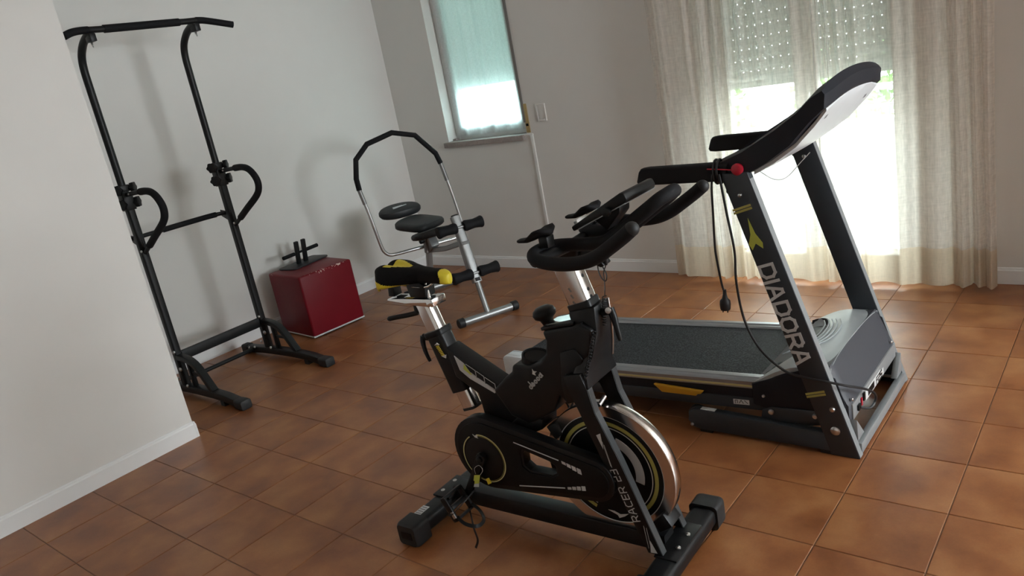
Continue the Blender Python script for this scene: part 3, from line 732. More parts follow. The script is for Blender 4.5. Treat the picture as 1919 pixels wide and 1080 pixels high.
# hoop: steel loop with a padded top, standing across the machine
HY = .85; hc = [(-.345, .47), (-.375, .60), (-.405, .80), (-.395, .90), (-.365, .995), (-.345, 1.045), (-.235, 1.150), (-.060, 1.195), (.060, 1.172), (.235, 1.010), (.262, .935), (.290, .74), (.300, .60), (.305, .47)]
HOOP = [(-.235, .385), (-.295, .392), (-.330, .425), (-.345, .480), (-.372, .70), (-.402, .885), (-.404, .965), (-.376, 1.090), (-.276, 1.176), (-.085, 1.215), (.075, 1.165), (.200, 1.010), (.222, .935), (.262, .70), (.290, .480), (.290, .425), (.262, .392), (.20, .378)]
pts = [(x, HY, z) for x, z in HOOP]
hoop = MB().tube(smooth_path(pts[:6], 5)[:-1]+pts[5:13]+smooth_path(pts[12:], 5)[1:]+[(.20, HY, .378)], .0125, 12).build('hoop', M['hoop_steel'], ab)
MB().tube([(-.235, HY, .385), (.20, HY, .378)], .0125, 12).build('hoop_base', M['hoop_steel'], hoop)
MB().tube(pts[5:13], .0185, 14).build('foam_grip', M['foam'], hoop)
for a, b in ((pts[4], pts[5]), (pts[13], pts[12])):
    A_, B_ = Vector(a), Vector(b); MB().tube([A_+(B_-A_)*.45, A_+(B_-A_)*1.0], .0155, 12).build('grip_sleeve', M['silver'], hoop)
def pad(name, c, rx, ry, rz, tilt, mat_='pad', pw=2.6, yaw=0.0):
    mb = MB(); xf = Matrix.Rotation(yaw, 3, 'Z') @ Matrix.Rotation(tilt, 3, 'X'); n = 28; secs = []
    for t, k in ((-1, .80), (-.75, .94), (-.3, 1.0), (.35, 1.0), (.78, .94), (1.0, .76)):
        s = []
        for i in range(n):
            a = 2*math.pi*i/n; ca, sa = math.cos(a), math.sin(a)
            q = (abs(ca)**pw+abs(sa)**pw)**(-1/pw)
            s.append(Vector(c)+xf @ Vector((rx*k*q*ca, ry*k*q*sa, rz*t+(.008*(1-(q*ca)**2) if t > 0 else 0))))
        secs.append(s)
    mb.loft(secs); return mb.build(name, M[mat_], ab, bevel=0)
pad('seat_pad', (-.050, .79, .566), .160, .140, .027, math.radians(8), pw=4.0, yaw=.55)
bpd = pad('back_pad', (-.105, 1.00, .652), .158, .085, .028, math.radians(14), pw=2.3)
pad('thigh_pad', (-.035, .60, .512), .150, .105, .024, math.radians(-10), 'pad', pw=3.4)
lg = MB(); lg.strokes([[(-.05, -.012), (.0, -.002), (.05, .008)], [(-.045, .006), (.02, .010)]], .012, lambda a, b, c: (-.105+a, .985+b, .686+b*.25+c)); lg.build('pad_print', M['print_grey'], bpd)

# ================================================================== treadmill (written in room coordinates)
tm = thing('treadmill', 'dark grey treadmill with tall side posts in front of the curtains', 'treadmill', (-1.60, 2.83, 0), world=True)
Y0, Y1, UT = 2.490, 3.168, .036
def upright(ya, yb, sd):
    q = [(-.763, .0), (-.860, .0), (-1.165, 1.018), (-1.165, 1.040), (-1.073, 1.040)]
    u = MB().prism(q, ya, yb, XZ).build('upright', M['tm_frame'], tm, bevel=.003)
    e = .0012
    dx, dz = (-.3100, 1.040); nx, nz = .957, .288
    fr = MB(); fr.prism([(-.763+nx*.0002, .004), (-.763+nx*e, .004), (-1.073+nx*e, 1.036), (-1.073+nx*.0002, 1.036)], ya+.002, yb-.002, XZ); fr.build('lit_front_face', M['tm_edge'], u)  # lighter sheet paints the light falling on the post front
    return u
un = upright(Y0, Y0+UT, -1); uf = upright(Y1-UT, Y1, 1)
for ya, yb in ((Y0, Y0+.040), (Y1-.040, Y1)):
    r = MB(); r.prism([(-.80, .012), (-.80, .085), (-.90, .085), (-1.385, .098), (-1.412, .085), (-1.418, .045), (-1.40, .016), (-1.36, .010)], ya+.001, yb, XZ)
    r.build('base_rail', M['tm_frame'], tm, bevel=.006)
MB().lathe([(.001, -.012), (.040, -.012), (.044, -.006), (.044, .006), (.040, .012), (.001, .012)], (-1.395, Y0+.055, .046), (0, 1, 0), 20).build('transport_wheel', M['rubber'], tm)
MB().lathe([(.001, -.012), (.040, -.012), (.044, -.006), (.044, .006), (.040, .012), (.001, .012)], (-1.395, Y1-.055, .046), (0, 1, 0), 20).build('transport_wheel', M['rubber'], tm)
for x in (-1.37, -.90): MB().box(x, x+.05, Y0+.004, Y0+.036, 0, .014).build('floor_pad', M['rubber'], tm)
for x in (-1.37, -.90): MB().box(x, x+.05, Y1-.036, Y1-.004, 0, .014).build('floor_pad', M['rubber'], tm)
cbm = MB().box(-.788, -.763, Y0+UT-.004, Y1-UT+.004, .004, .046).build('front_cross_bar', M['tm_edge'], tm, bevel=.004)
for ya, s in ((Y0+UT, 1), (Y1-UT, -1)):
    MB().prism([(ya, .05), (ya+s*.075, .05), (ya, .135)], -.800, -.776, lambda a, b, c: (c, a, b)).build('corner_gusset', M['tm_edge'], tm, bevel=.002)
# deck
def dz(x): return .243+(x+1.137)*.040       # top of the side rails
DX0, DX1, DY0, DY1 = -2.343, -1.06, 2.530, 3.128
for ya, yb, s in ((DY0, DY0+.062, -1), (DY1-.062, DY1, 1)):
    def sec(x): 
        z = dz(x); w = yb-ya
        p = [(0, -.040), (0, -.012), (.006, -.006), (.018, -.003), (.020, .0), (.040, .0), (.042, -.004), (.058, -.006), (w, -.014), (w, -.040)]
        return [(x, ya+a if s < 0 else yb-a, z+b) for a, b in p]
    MB().loft([sec(DX0), sec(DX1)]).build('side_rail', M['rail'], tm, smooth=False)
    yy = ya-.0008 if s < 0 else yb+.0008
    MB().loft([[(x, yy+d, dz(x)+b) for d, b in ((-.0006, -.034), (.0006, -.034), (.0006, -.026), (-.0006, -.026))] for x in (DX0, DX1-.06)]).build('yellow_line', M['pale_yellow'], tm, label='thin pale yellow line')
    MB().loft([[(x, (ya if s < 0 else yb-.030)+a, dz(x)+b) for a, b in ((.004, -.085), (.026, -.085), (.026, -.040), (.004, -.040))] for x in (DX0+.02, DX1)]).build('deck_side', M['tm_dark'], tm, smooth=False)
    MB().loft([[(x, (ya if s < 0 else yb-.035)+a, dz(x)+b) for a, b in ((.0, -.130), (.035, -.130), (.035, -.080), (.0, -.080))] for x in (DX0+.25, DX1+.12)]).build('deck_frame', M['tm_frame'], tm, bevel=.004)
MB().loft([[(x, y, dz(x)+b) for y, b in ((DY0+.058, -.017), (DY1-.058, -.017), (DY1-.058, -.0145), (DY0+.058, -.0145))] for x in (DX0+.01, DX1+.08)]).build('running_belt', M['belt'], tm, smooth=False)
MB().box(DX0+.05, DX1, DY0+.04, DY1-.04, .105, .165).build('deck_board', M['tm_dark'], tm)
MB().tube([(DX0-.002, DY0+.058, dz(DX0)-.036), (DX0-.002, DY1-.058, dz(DX0)-.036)], .0215, 16).build('rear_roller', M['belt'], tm)
for ya, s in ((DY0-.004, 1), (DY1+.004, -1)):
    cp = MB()
    pr = [(-.052, -.100), (-.052, -.004), (-.044, .008), (-.030, .013), (.070, .012), (.070, -.100)]
    cp.prism([(DX0+a, dz(DX0)+b) for a, b in pr], ya, ya+s*.075, XZ)
    ec = cp.build('rear_end_cap', M['tm_white'], tm, bevel=.006)
    MB().sweep([(DX0-.03, ya+s*.018, dz(DX0)+.0140), (DX0+.045, ya+s*.018, dz(DX0)+.0132), (DX0+.045, ya+s*.058, dz(DX0)+.0132), (DX0-.03, ya+s*.058, dz(DX0)+.0140)], rrect(.0012, .0008, .0004, 1), closed=True).build('embossed_line', M['print_grey'], ec)
# amber lever plate and stickers on the near side
am = MB(); am.prism([(-1.572, .173), (-1.560, .163), (-1.535, .141), (-1.382, .145), (-1.378, .153), (-1.362, .155), (-1.350, .168)], DY0-.016, DY0+.002, XZ); am.build('amber_latch_plate', M['amber'], tm, bevel=.003, label='amber yellow plate under the near deck edge')
sk = MB().prism([(-1.232, .127), (-1.168, .131), (-1.168, .151), (-1.232, .148)], DY0-.002, DY0, XZ).build('warning_sticker', M['print_white'], tm)
MB().strokes([[(-1.224, .132), (-1.224, .145), (-1.215, .146), (-1.215, .134)], [(-1.208, .134), (-1.200, .147), (-1.192, .135)], [(-1.186, .147), (-1.174, .137)]], .0022, XZ, DY0-.0026, DY0-.0019).build('sticker_print', M['print_black'], sk)
MB().box(-1.362, -1.302, Y0+.008, Y0+.030, .0965, .0985).build('rail_sticker', M['print_white'], tm)
# motor cover: silver horseshoe top, ridged inset, charcoal hood
CX = []
def ctop(x):
    if x < -1.14: return dz(-1.14)-.003
    t = min(1, (x+1.14)/.20); return .240+.085*math.sin(t*math.pi/2)
NY = 18; rows = []
def rear_edge(v):          # x of the rear edge of the cover at v = -1..1 across
    return -1.145+.165*max(0, 1-abs(v)**3.0)
mb = MB(); rows_t = []
for j in range(NY+1):
    v = -1+2*j/NY; y = (DY0+DY1)/2+v*(DY1-DY0)/2
    r0 = rear_edge(v); row = []
    for k in range(11):
        x = r0+(-.868+.012*v*v-r0)*k/10
        row.append((x, y, ctop(x)-.010*abs(v)**6))
    rows_t.append(row)
n = 11; vs = [p for r in rows_t for p in r]; m0 = len(vs)
vs += [(x, y, z-.016) for r in rows_t for x, y, z in r]
fs = [(i*n+k, i*n+k+1, (i+1)*n+k+1, (i+1)*n+k) for i in range(NY) for k in range(n-1)]
fs += [tuple(m0+q for q in reversed(f)) for f in fs[:NY*(n-1)]]
for i in range(NY):
    for k in (0, n-1): fs.append((i*n+k, (i+1)*n+k, m0+(i+1)*n+k, m0+i*n+k))
for k in range(n-1):
    for i in (0, NY): fs.append((i*n+k, i*n+k+1, m0+i*n+k+1, m0+i*n+k))
mb.add(vs, fs); cover = mb.build('motor_cover', M['tm_silver'], tm)
# ridged inset dropping to the belt
yc = (DY0+DY1)/2
ins = MB(); rws = []
for j in range(15):
    v = -1+2*j/14; r0 = rear_edge(v*.80)
    rws.append([(r0-.06+.078*k/8-.02*v*v, yc+v*.235, .232+.062*(k/8)**1.3+(.0022*math.sin(k*2.4)) - .004) for k in range(9)])
ins.grid(rws); ins.build('belt_guard', M['tm_silver'], cover)
for q in range(5):
    rg = smooth_path([(rear_edge(v*.78)-.012+.016*q-.03*v*v, yc+v*.215+.02, ctop(rear_edge(v*.78)-.012+.016*q)+.0035) for v in (-.9, -.55, -.2, .1, .38, .60)], 4)
    MB().tube(rg, .0024, 6).build('raised_rib', M['tm_silver'], cover)
sw = MB(); pa = []
for k in range(11):
    v = .30+.62*k/10; x = rear_edge(v)-.004; pa.append(((x, yc+v*.299, .228), (x, yc+v*.299, ctop(x)+.0025)))
sw.add([p for q in pa for p in q]+[(x+.006, y+.002, z) for q in pa for x, y, z in q], [(2*k, 2*k+2, 2*k+3, 2*k+1) for k in range(10)]+[(2*k+1, 2*k+3, 2*k+25, 2*k+23) for k in range(10)])
sw.build('inner_wall', M['tm_dark'], cover, label='black inner edge of the cover')
# hood: sloping front, both flanks
hood = MB(); secs = []
for y, k in ((DY0-.001, .0), (DY0+.012, 1.0), (DY0+.05, 1), (yc, 1), (DY1-.05, 1), (DY1-.012, 1.0), (DY1+.001, .0)):
    q = 1-k; v = (y-yc)/((DY1-DY0)/2)
    secs.append([(-.872+.012*v*v-.004*q, y, .325-.014*q), (-.848-.006*q, y, .300-.012*q), (-.803-.006*q, y, .190), (-.797-.006*q, y, .182), (-.797-.006*q, y, .126), (-.810, y, .122), (-1.06, y, .122), (-1.15, y, .140), (-1.15, y, .226), (-1.05, y, .270-.008*q), (-.96, y, .304-.012*q)])
hood.loft(secs); hd_ = hood.build('hood', M['tm_cover'], tm, bevel=0)
MB().prism([(-1.148, .142), (-1.148, .224), (-1.04, .272), (-.95, .308), (-.885, .308), (-.84, .285), (-.812, .19), (-.812, .125), (-1.06, .125)], DY0-.007, DY0-.001, XZ).build('side_panel', M['tm_dark'], hd_, bevel=.002)
MB().prism([(-1.148, .142), (-1.148, .224), (-1.04, .272), (-.95, .308), (-.885, .308), (-.84, .285), (-.812, .19), (-.812, .125), (-1.06, .125)], DY1+.001, DY1+.007, XZ).build('side_panel', M['tm_dark'], hd_, bevel=.002)
lip = MB().box(-.800, -.792, DY0+.012, DY1-.012, .124, .184).build('power_panel', M['tm_edge'], hd_, bevel=.002, label='grey strip with mains switch')
LP = lambda a, b, c: (-.792+c, a, b)
MB().prism([(2.628, .138), (2.640, .138), (2.640, .168), (2.628, .168)], 0, .005, LP).build('mains_switch', M['red_plastic'], hd_, bevel=.001, label='red rocker switch')
MB().prism([(2.655, .145), (2.672, .145), (2.672, .175), (2.655, .175)], 0, .006, LP).build('breaker_button', M['black_plastic'], hd_, bevel=.001)
MB().prism([(2.585, .138), (2.612, .138), (2.612, .160), (2.585, .160)], 0, .008, LP).build('mains_inlet', M['black_plastic'], hd_, bevel=.002)
lb = MB().prism([(2.69, .130), (2.93, .130), (2.93, .158), (2.89, .158), (2.89, .166), (2.69, .166)], 0, .0012, LP).build('rating_label', M['print_white'], hd_)
lt = MB(); lt.prism([(2.72, .134), (2.80, .134), (2.80, .160), (2.72, .160)], .0012, .0020, LP)
wd_, L_ = word('F2S', .024, .006, 1.1); lt.strokes([[(2.83+a, .133+b) for a, b in l] for l in wd_], .005, LP, .0012, .002)
lt.build('label_print', M['print_black'], lb)
for y in (2.555, 3.085): MB().ell((-.797, y, .198), (.004, .006, .006), 8, 6).build('screw', M['bolt'], hd_)
# lift link and bolts on the near flank
MB().prism([(-1.125, .075), (-1.115, .125), (-1.08, .142), (-.90, .150), (-.88, .120), (-.90, .095), (-1.03, .070)], DY0-.012, DY0-.006, XZ).build('lift_link', M['tm_frame'], tm, bevel=.002)
for x, y, z, r in ((-1.08, DY0-.013, .122, .0115), (-.918, DY0-.013, .130, .010), (-1.106, DY0-.008, .182, .006), (-.846, Y0-.001, .183, .0105), (-.841, Y0-.001, .099, .017), (-1.105, Y0-.001, .963, .008), (-1.400, Y0, .030, .007)):
    MB().lathe([(r, .0), (r*1.0, .003), (r*.75, .007), (r*.2, .0085)], (x, y+.001, z), (0, -1, 0), 14).build('bolt', M['bolt'], tm)
MB().lathe([(.010, 0), (.010, .008), (.006, .012)], (-1.148, Y0+.018, .975), (-1, 0, -.25), 12).build('bolt', M['black_plastic'], tm)
for x, z in ((-1.105, .963),): MB().lathe([(.008, .0), (.008, .003), (.006, .007), (.002, .0085)], (x, Y1-UT-.000, z), (0, -1, 0), 14).build('bolt', M['bolt'], tm)
MB().lathe([(.010, 0), (.010, .008), (.006, .012)], (-1.148, Y1-.018, .975), (-1, 0, -.25), 12).build('bolt', M['black_plastic'], tm)
MB().tube([(-.93, DY1-.06, .055), (-.80, DY1-.06, .055)], .006, 8).build('lift_rod', M['bolt'], tm)
# lettering and emblem on the near post
tv = Vector((.2852, -.9585)); uvv = Vector((.9585, .2852)); p0 = Vector((-1.0715, .700))
def UP(a, b, c): q = p0+tv*a+uvv*b; return (q.x, Y0-c, q.y)
ls, Lw = word('DIADORA', .050, .0165, .86)
k_ = .372/Lw
MB().strokes([[(a*k_, b+.009) for a, b in l] for l in ls], .0105, UP, -.0002, .0008).build('lettering', M['print_grey'], un, label='grey brand lettering down the post')
em = MB(); em.prism([(-.178, .038), (-.120, .025), (-.088, .006), (-.064, .011), (-.084, .031), (-.060, .050), (-.080, .056), (-.118, .043)], -.0002, .0008, UP); em.build('emblem', M['lime'], un, label='lime forked emblem')
for a0, a1 in ((-.222, -.214), (-.211, -.203), (.486, .494), (.497, .505)): MB().prism([(a0, -.004), (a1, -.004), (a1, .066), (a0, .066)], -.0002, .0008, UP).build('stripe', M['olive_yellow'], un)
# handles
for ya in (Y0+.004, Y1-.050):
    hb = MB(); secs = []
    for x, k in ((-1.502, .70), (-1.494, .92), (-1.470, 1.0), (-1.30, 1.0), (-1.15, 1.0)):
        zc = 1.043+(x+1.2)*.004
        secs.append([(x+b*.25, ya+.023+a*k, zc+b*k) for a, b in rrect(.023, .033, .012, 4)])
    hb.loft(secs); hb.build('handle', M['foam'], tm)
# console: domed slab rising away from the runner
CT = [(-1.215, 1.070), (-1.094, 1.116), (-.972, 1.182), (-.900, 1.228), (-.850, 1.272), (-.815, 1.290)]
CBt = [(-.795, 1.268), (-.800, 1.225), (-.850, 1.185), (-.916, 1.118), (-1.000, 1.064), (-1.080, 1.026), (-1.200, 1.012)]
con = MB(); secs = []
NYC = 16
for j in range(NYC+1):
    v = -1+2*j/NYC; y = 2.829+v*.325
    e = 1-abs(v)**8; dome = .030*(1-v*v)
    s = []
    for (x, z) in CT: t = max(0, (x+1.05)/.25); s.append((x, y, z+dome*t-.010*(1-e)))
    for (x, z) in CBt: t = max(0, (x+1.05)/.25); s.append((x-.012*(1-e), y, z+dome*t*.9))
    secs.append(s)
con.loft(secs); cn = con.build('console', M['tm_dark'], tm, angle=28)
bc = MB(); secs = []
BTOP = [(-.812, 1.226), (-.850, 1.182), (-.916, 1.114), (-1.000, 1.060), (-1.075, 1.024)]
def bpt(t, y, v):           # a point of the back shell, t = 0 at the top edge
    i = min(3, int(t*4)); f = t*4-i; x = BTOP[i][0]+(BTOP[i+1][0]-BTOP[i][0])*f; z = BTOP[i][1]+(BTOP[i+1][1]-BTOP[i][1])*f
    return x+.004, z-.010*(1-.6*v*v)+.024*(1-v*v)*max(0, 1-2.2*t)
for j in range(13):
    v = -1+2*j/12; y = 2.832+v*.288; k = .06*max(0, abs(v)-.7)/.3
    bot = [bpt(min(1, t+k*(1-t)), y, v) for t in (1, .75, .5, .25, .12, 0)]
    top = [(x, z+.014) for x, z in reversed(bot)]
    secs.append([(x, y, z) for x, z in top+bot])
bc.loft(secs); bco = bc.build('console_back', M['tm_white'], cn, angle=30, label='pale grey back shell')
for t, y in ((.22, 2.60), (.22, 2.615), (.70, 2.62), (.70, 2.635), (.22, 3.04), (.22, 3.055), (.62, 3.02), (.62, 3.04)):
    a = bpt(t-.03, y, (y-2.832)/.288); b = bpt(t+.03, y, (y-2.832)/.288)
    MB().add([(a[0]+.0008, y, a[1]-.0006), (a[0]+.0008, y+.006, a[1]-.0006), (b[0]+.0008, y+.006, b[1]-.0006), (b[0]+.0008, y, b[1]-.0006)], [(0, 1, 2, 3)]).build('vent_slot', M['print_black'], bco)
MB().prism([(-1.15, 1.09), (-.86, 1.245), (-.86, 1.251), (-1.15, 1.096)], 2.60, 3.06, XZ).build('display_panel', M['tm_dark'], cn)
# safety key, cords
sk_ = MB().lathe([(.001, 0), (.019, 0), (.0205, .004), (.0205, .014), (.016, .018), (.001, .019)], (-1.108, 2.5035, 1.052), (0, -1, 0), 20).build('safety_key', M['red_plastic'], tm, label='red safety key')
MB().tube(smooth_path([(-1.125, 2.488, 1.052), (-1.16, 2.486, 1.056), (-1.215, 2.488, 1.060)], 5), .0022, 6).build('key_string', M['red_plastic'], sk_)
wr_ = MB().tube([(-1.192, 2.490+.0265+.032*math.cos(a), 1.044+.042*math.sin(a)) for a in [2*math.pi*k/20 for k in range(20)]], .0045, 8, closed=True)
wr_.tube([(-1.180, 2.490+.0265+.032*math.cos(a), 1.044+.042*math.sin(a)) for a in [2*math.pi*k/20 for k in range(20)]], .0045, 8, closed=True)
pc = wr_.build('power_cord', M['cord'], tm)
MB().tube(smooth_path([(-1.196, 2.484, 1.040), (-1.203, 2.482, .99), (-1.207, 2.48, .903), (-1.213, 2.48, .800), (-1.213, 2.48, .744), (-1.204, 2.48, .643), (-1.196, 2.48, .605)], 6), .0042, 8).build('hanging_lead', M['cord'], pc)
pg = MB(); pg.lathe([(.006, 0), (.0075, .02), (.011, .034), (.0185, .042), (.0200, .056), (.0185, .074), (.017, .078), (.002, .078)], (-1.195, 2.48, .617), (-.06, 0, -1), 16)
for s in (-1, 1): pg.tube([(-1.200+s*.009, 2.48, .542), (-1.201+s*.009, 2.48, .528)], .0024, 6)
pg.build('plug', M['cord'], pc)
MB().tube(smooth_path([(-1.172, 2.484, 1.040), (-1.166, 2.482, 1.0), (-1.156, 2.48, .902), (-1.142, 2.48, .765), (-1.147, 2.48, .645), (-1.131, 2.48, .503), (-1.082, 2.48, .393), (-1.001, 2.48, .318), (-.926, 2.479, .300), (-.854, 2.480, .293), (-.80, 2.51, .272), (-.765, 2.60, .222), (-.752, 2.665, .175), (-.755, 2.672, .140), (-.765, 2.640, .128), (-.785, 2.598, .148)], 7), .0046, 8).build('hanging_lead', M['cord'], pc)
MB().tube(smooth_path([(-1.06, 2.560, 1.03), (-1.035, 2.62, .985), (-1.02, 2.70, .972), (-1.00, 2.80, 1.005), (-.98, 2.84, 1.03)], 5), .0016, 6).build('console_wire', M['strap'], tm)

# ================================================================== spin bike (local: u = forward, w = away from camera side, z = up)
bk = thing('spin_bike', 'black indoor cycling bike with polished flywheel and yellow accents', 'exercise bike', (-1.07, 1.73, 0), math.radians(3.0))
UZ = XZ                         # polygon in u-z, depth along w
# stabilisers
for nm, u, wa, wb_ in (('front_stabiliser', .0, -.262, .258), ('rear_stabiliser', -.905, -.268, .255)):
    stb = MB().sweep([(u, wa+.03, .048), (u, wb_-.03, .048)], rrect(.0405, .030, .020, 5)).build(nm, M['bike_frame'], bk)
    for w0, w1 in ((wa, wa+.072), (wb_-.072, wb_)):
        s = 1 if w0 > 0 else -1
        cp = MB(); e0, e1 = (w0, w1) if s < 0 else (w1, w0)
        cp.loft([[(u+a*k, w, .044+b*k-(0 if k > .9 else .0)) for a, b in rrect(.0475, .0435, .016, 4)] for w, k in ((e0, .86), (e0-s*.008*1, .96), (e0-s*.016, 1.0), (e1, 1.0))])
        c_ = cp.build('end_cap', M['rubber'], stb, bevel=0)
        MB().box(u-.024, u+.024, e0-.002 if s > 0 else e0-.002, e0+.002, .032, .058).build('cap_recess', M['print_black'], c_)
lbl = MB().prism([(-.935, -.19), (-.905, -.19), (-.905, -.135), (-.935, -.135)], .0782, .0788, XY).build('rating_sticker', M['print_grey'], bk)
MB().strokes([[(-.931, -.180+.012*k), (-.909, -.180+.012*k)] for k in range(4)], .0022, XY, .0788, .0791).build('sticker_print', M['print_black'], lbl)
MB().sweep([(-.875, 0, .078), (-.030, 0, .078)], rrect(.031, .030, .006, 2)).build('base_beam', M['bike_frame'], bk)
for u in (-.955, .045):
    for w in (-.035, .035): MB().lathe([(.0005, .0), (.008, .0), (.008, .007), (.003, .010)], (u*1.0+(.03 if u < 0 else -.03), w, .078), (0, 0, 1), 10).build('bolt', M['bolt'], bk)
MB().prism([(-.945, -.07), (-.865, -.07), (-.865, .07), (-.945, .07)], .076, .084, XY).build('rear_plate', M['bike_frame'], bk, bevel=.002)
MB().prism([(-.038, -.095), (.036, -.095), (.036, .095), (-.038, .095)], .076, .082, XY).build('front_plate', M['bike_frame'], bk, bevel=.002)
# flywheel
FC = (-.195, 0, .300)
fw = MB().lathe([(.186, -.020), (.219, -.020), (.222, -.016), (.222, .016), (.219, .020), (.186, .020), (.184, .012), (.184, -.012)], FC, (0, 1, 0), 96, closed=True).build('flywheel', M['steel_rim'], bk)
MB().lathe([(.001, -.030), (.030, -.030), (.034, -.022), (.09, -.017), (.13, -.0145), (.180, -.0165), (.1855, -.013), (.1855, .013), (.180, .0165), (.13, .0145), (.09, .017), (.034, .022), (.030, .030), (.001, .030)], FC, (0, 1, 0), 72).build('wheel_disc', M['print_black'], fw)
def ring(name, r0, r1, w, m, a0=0.0, a1=2*math.pi, par=fw, c=FC, lab=None, th=.0012):
    n = max(8, int((a1-a0)*14)); full = a1-a0 > 6.2; vs = []
    for k in range(n+(0 if full else 1)):
        a = a0+(a1-a0)*k/n
        for r, d in ((r0, 0), (r1, 0), (r1, th), (r0, th)): vs.append((c[0]+r*math.cos(a), w-d if w < 0 else w+d, c[2]+r*math.sin(a)))
    L = len(vs)//4; fs = []
    for k in range(L if full else L-1):
        j = (k+1) % L
        for q in range(4): fs.append((k*4+q, k*4+(q+1) % 4, j*4+(q+1) % 4, j*4+q))
    if not full: fs += [(0, 1, 2, 3), (L*4-1, L*4-2, L*4-3, L*4-4)]
    mb = MB(); mb.add(vs, fs); return mb.build(name, m, par, label=lab)
R_ = math.radians
for w, tg in ((-.0158, -1), (.0158, 1)):
    ring('yellow_ring', .1545, .1665, w, M['olive_yellow'], R_(-70), R_(245), lab='dull yellow ring')
    ring('white_ring', .1455, .1480, w-.0002*tg*-1, M['print_white'], R_(-70), R_(245), lab='thin white ring')
    ring('grey_segment', .092, .121, w, M['print_grey'], R_(-16), R_(70), lab='light grey curved segment')
ring('rim_line', .1835, .1858, -.0175, M['print_grey'])
em2 = MB(); em2.prism([(-.222, .150), (-.200, .150), (-.180, .142), (-.150, .150), (-.165, .138), (-.185, .128), (-.190, .138)], -.0182, -.0165, UZ); em2.build('wheel_emblem', M['print_white'], fw, label='white forked emblem')
for w in (-.028, .028): MB().lathe([(.001, 0), (.016, 0), (.016, .014), (.011, .020), (.001, .020)], (FC[0], w, FC[2]), (0, 1 if w > 0 else -1, 0), 16).build('axle_nut', M['bolt'], fw)
# fork legs, near and far
for s in (-1, 1):
    a, b = s*.060, s*.088
    po_ = [(-.255, .640), (-.195, .652), (-.178, .600), (-.166, .530), (-.107, .378), (-.012, .082), (-.058, .082), (-.165, .367), (-.224, .540), (-.245, .590)]
    lg_ = MB().prism(po_, min(a, b), max(a, b), UZ).build('fork_leg', M['bike_frame'], bk, bevel=.002)
    eg = MB(); P_ = [(-.195, .652), (-.178, .600), (-.166, .530), (-.107, .378), (-.012, .082)]
    for p, q in zip(P_[:-1], P_[1:]):
        eg.prism([p, q, (q[0]+.0014, q[1]+.0004), (p[0]+.0014, p[1]+.0004)], min(a, b)+.002, max(a, b)-.002, UZ)
    eg.build('lit_front_edge', M['fork_lit_edge'], lg_, label='front edge painted lighter as window sheen')  # window sheen put into the colour of a thin strip
    wo = -.0885 if s < 0 else .0885; D0, D1 = (wo, wo+.0008) if s < 0 else (wo-.0008, wo)
    if s < 0:
        kv = Vector((-.095, .2935)).normalized(); kp = Vector((kv.y, -kv.x))*1.0; o_ = Vector((-.0815, .186))
        FK = lambda p, q, d: ((o_+kv*p-Vector((kv.y, -kv.x))*q).x, d, (o_+kv*p-Vector((kv.y, -kv.x))*q).y)
        ls, Lw = word('RACER 23', .0235, .0075, .80); k_ = .172/Lw
        MB().strokes([[(p*k_, q-.012) for p, q in l] for l in ls], .0030, FK, D0, D1).build('lettering', M['print_grey'], lg_, label='grey lettering up the fork')
        MB().prism([(-.173, .459), (-.158, .467), (-.156, .415)], D0, D1, UZ).build('grey_flash', M['print_grey'], lg_)
        MB().prism([(-.046, .128), (-.027, .088), (-.049, .086)], D0, D1, UZ).build('grey_flash', M['print_grey'], lg_)
        MB().strokes([[(-.156, .44), (-.140, .362)], [(-.151, .43), (-.137, .358)], [(-.052, .170), (-.046, .10)], [(-.060, .175), (-.054, .10)]], .0012, UZ, D0, D1).build('thin_lines', M['print_grey'], lg_)
# crown joining head and fork
cw = MB(); secs = []
for z, ua, ub, w in ((.845, -.232, -.140, .040), (.770, -.222, -.142, .044), (.700, -.216, -.158, .060), (.650, -.236, -.178, .080), (.605, -.240, -.172, .0885)):
    secs.append([(ua, -w, z-.020), (ub, -w, z), (ub, w, z), (ua, w, z-.020)])
cw.loft(secs); crown = cw.build('head_crown', M['bike_frame'], bk, bevel=.006)
MB().tube([(-.1385, .038, .845), (-.1405, .043, .770), (-.1565, .058, .700), (-.1765, .078, .650)], .0035, 8).build('edge_highlight', M['bolt'], crown, label='painted highlight along the crown edge')  # bright metal strip stands in for light caught by this edge
HD = lambda p, q, d: (-.1955+.30*0+p, -.0445-d, q)
dk = MB()
dk.prism([(-.190, .790), (-.199, .776), (-.178, .7785)], -.0565, -.0535, UZ); dk.prism([(-.168, .730), (-.183, .738), (-.163, .7435)], -.0565, -.0535, UZ)
dk.build('height_arrow', M['print_white'], crown)
tk = MB()
for k in range(6):
    t = k/5; u = -.1935+.0155*t; z = .772-.031*t; tk.prism([(u, z), (u+.016, z+.0035), (u+.0165, z), (u+.0005, z-.0035)], -.0565, -.0535, UZ)
tk.build('height_scale', M['yellow'], crown, label='yellow height scale')
MB().prism([(-.203, .795), (-.185, .800), (-.155, .742), (-.160, .722), (-.185, .732)], -.0538, -.040, UZ).build('scale_backing', M['bike_frame'], crown)
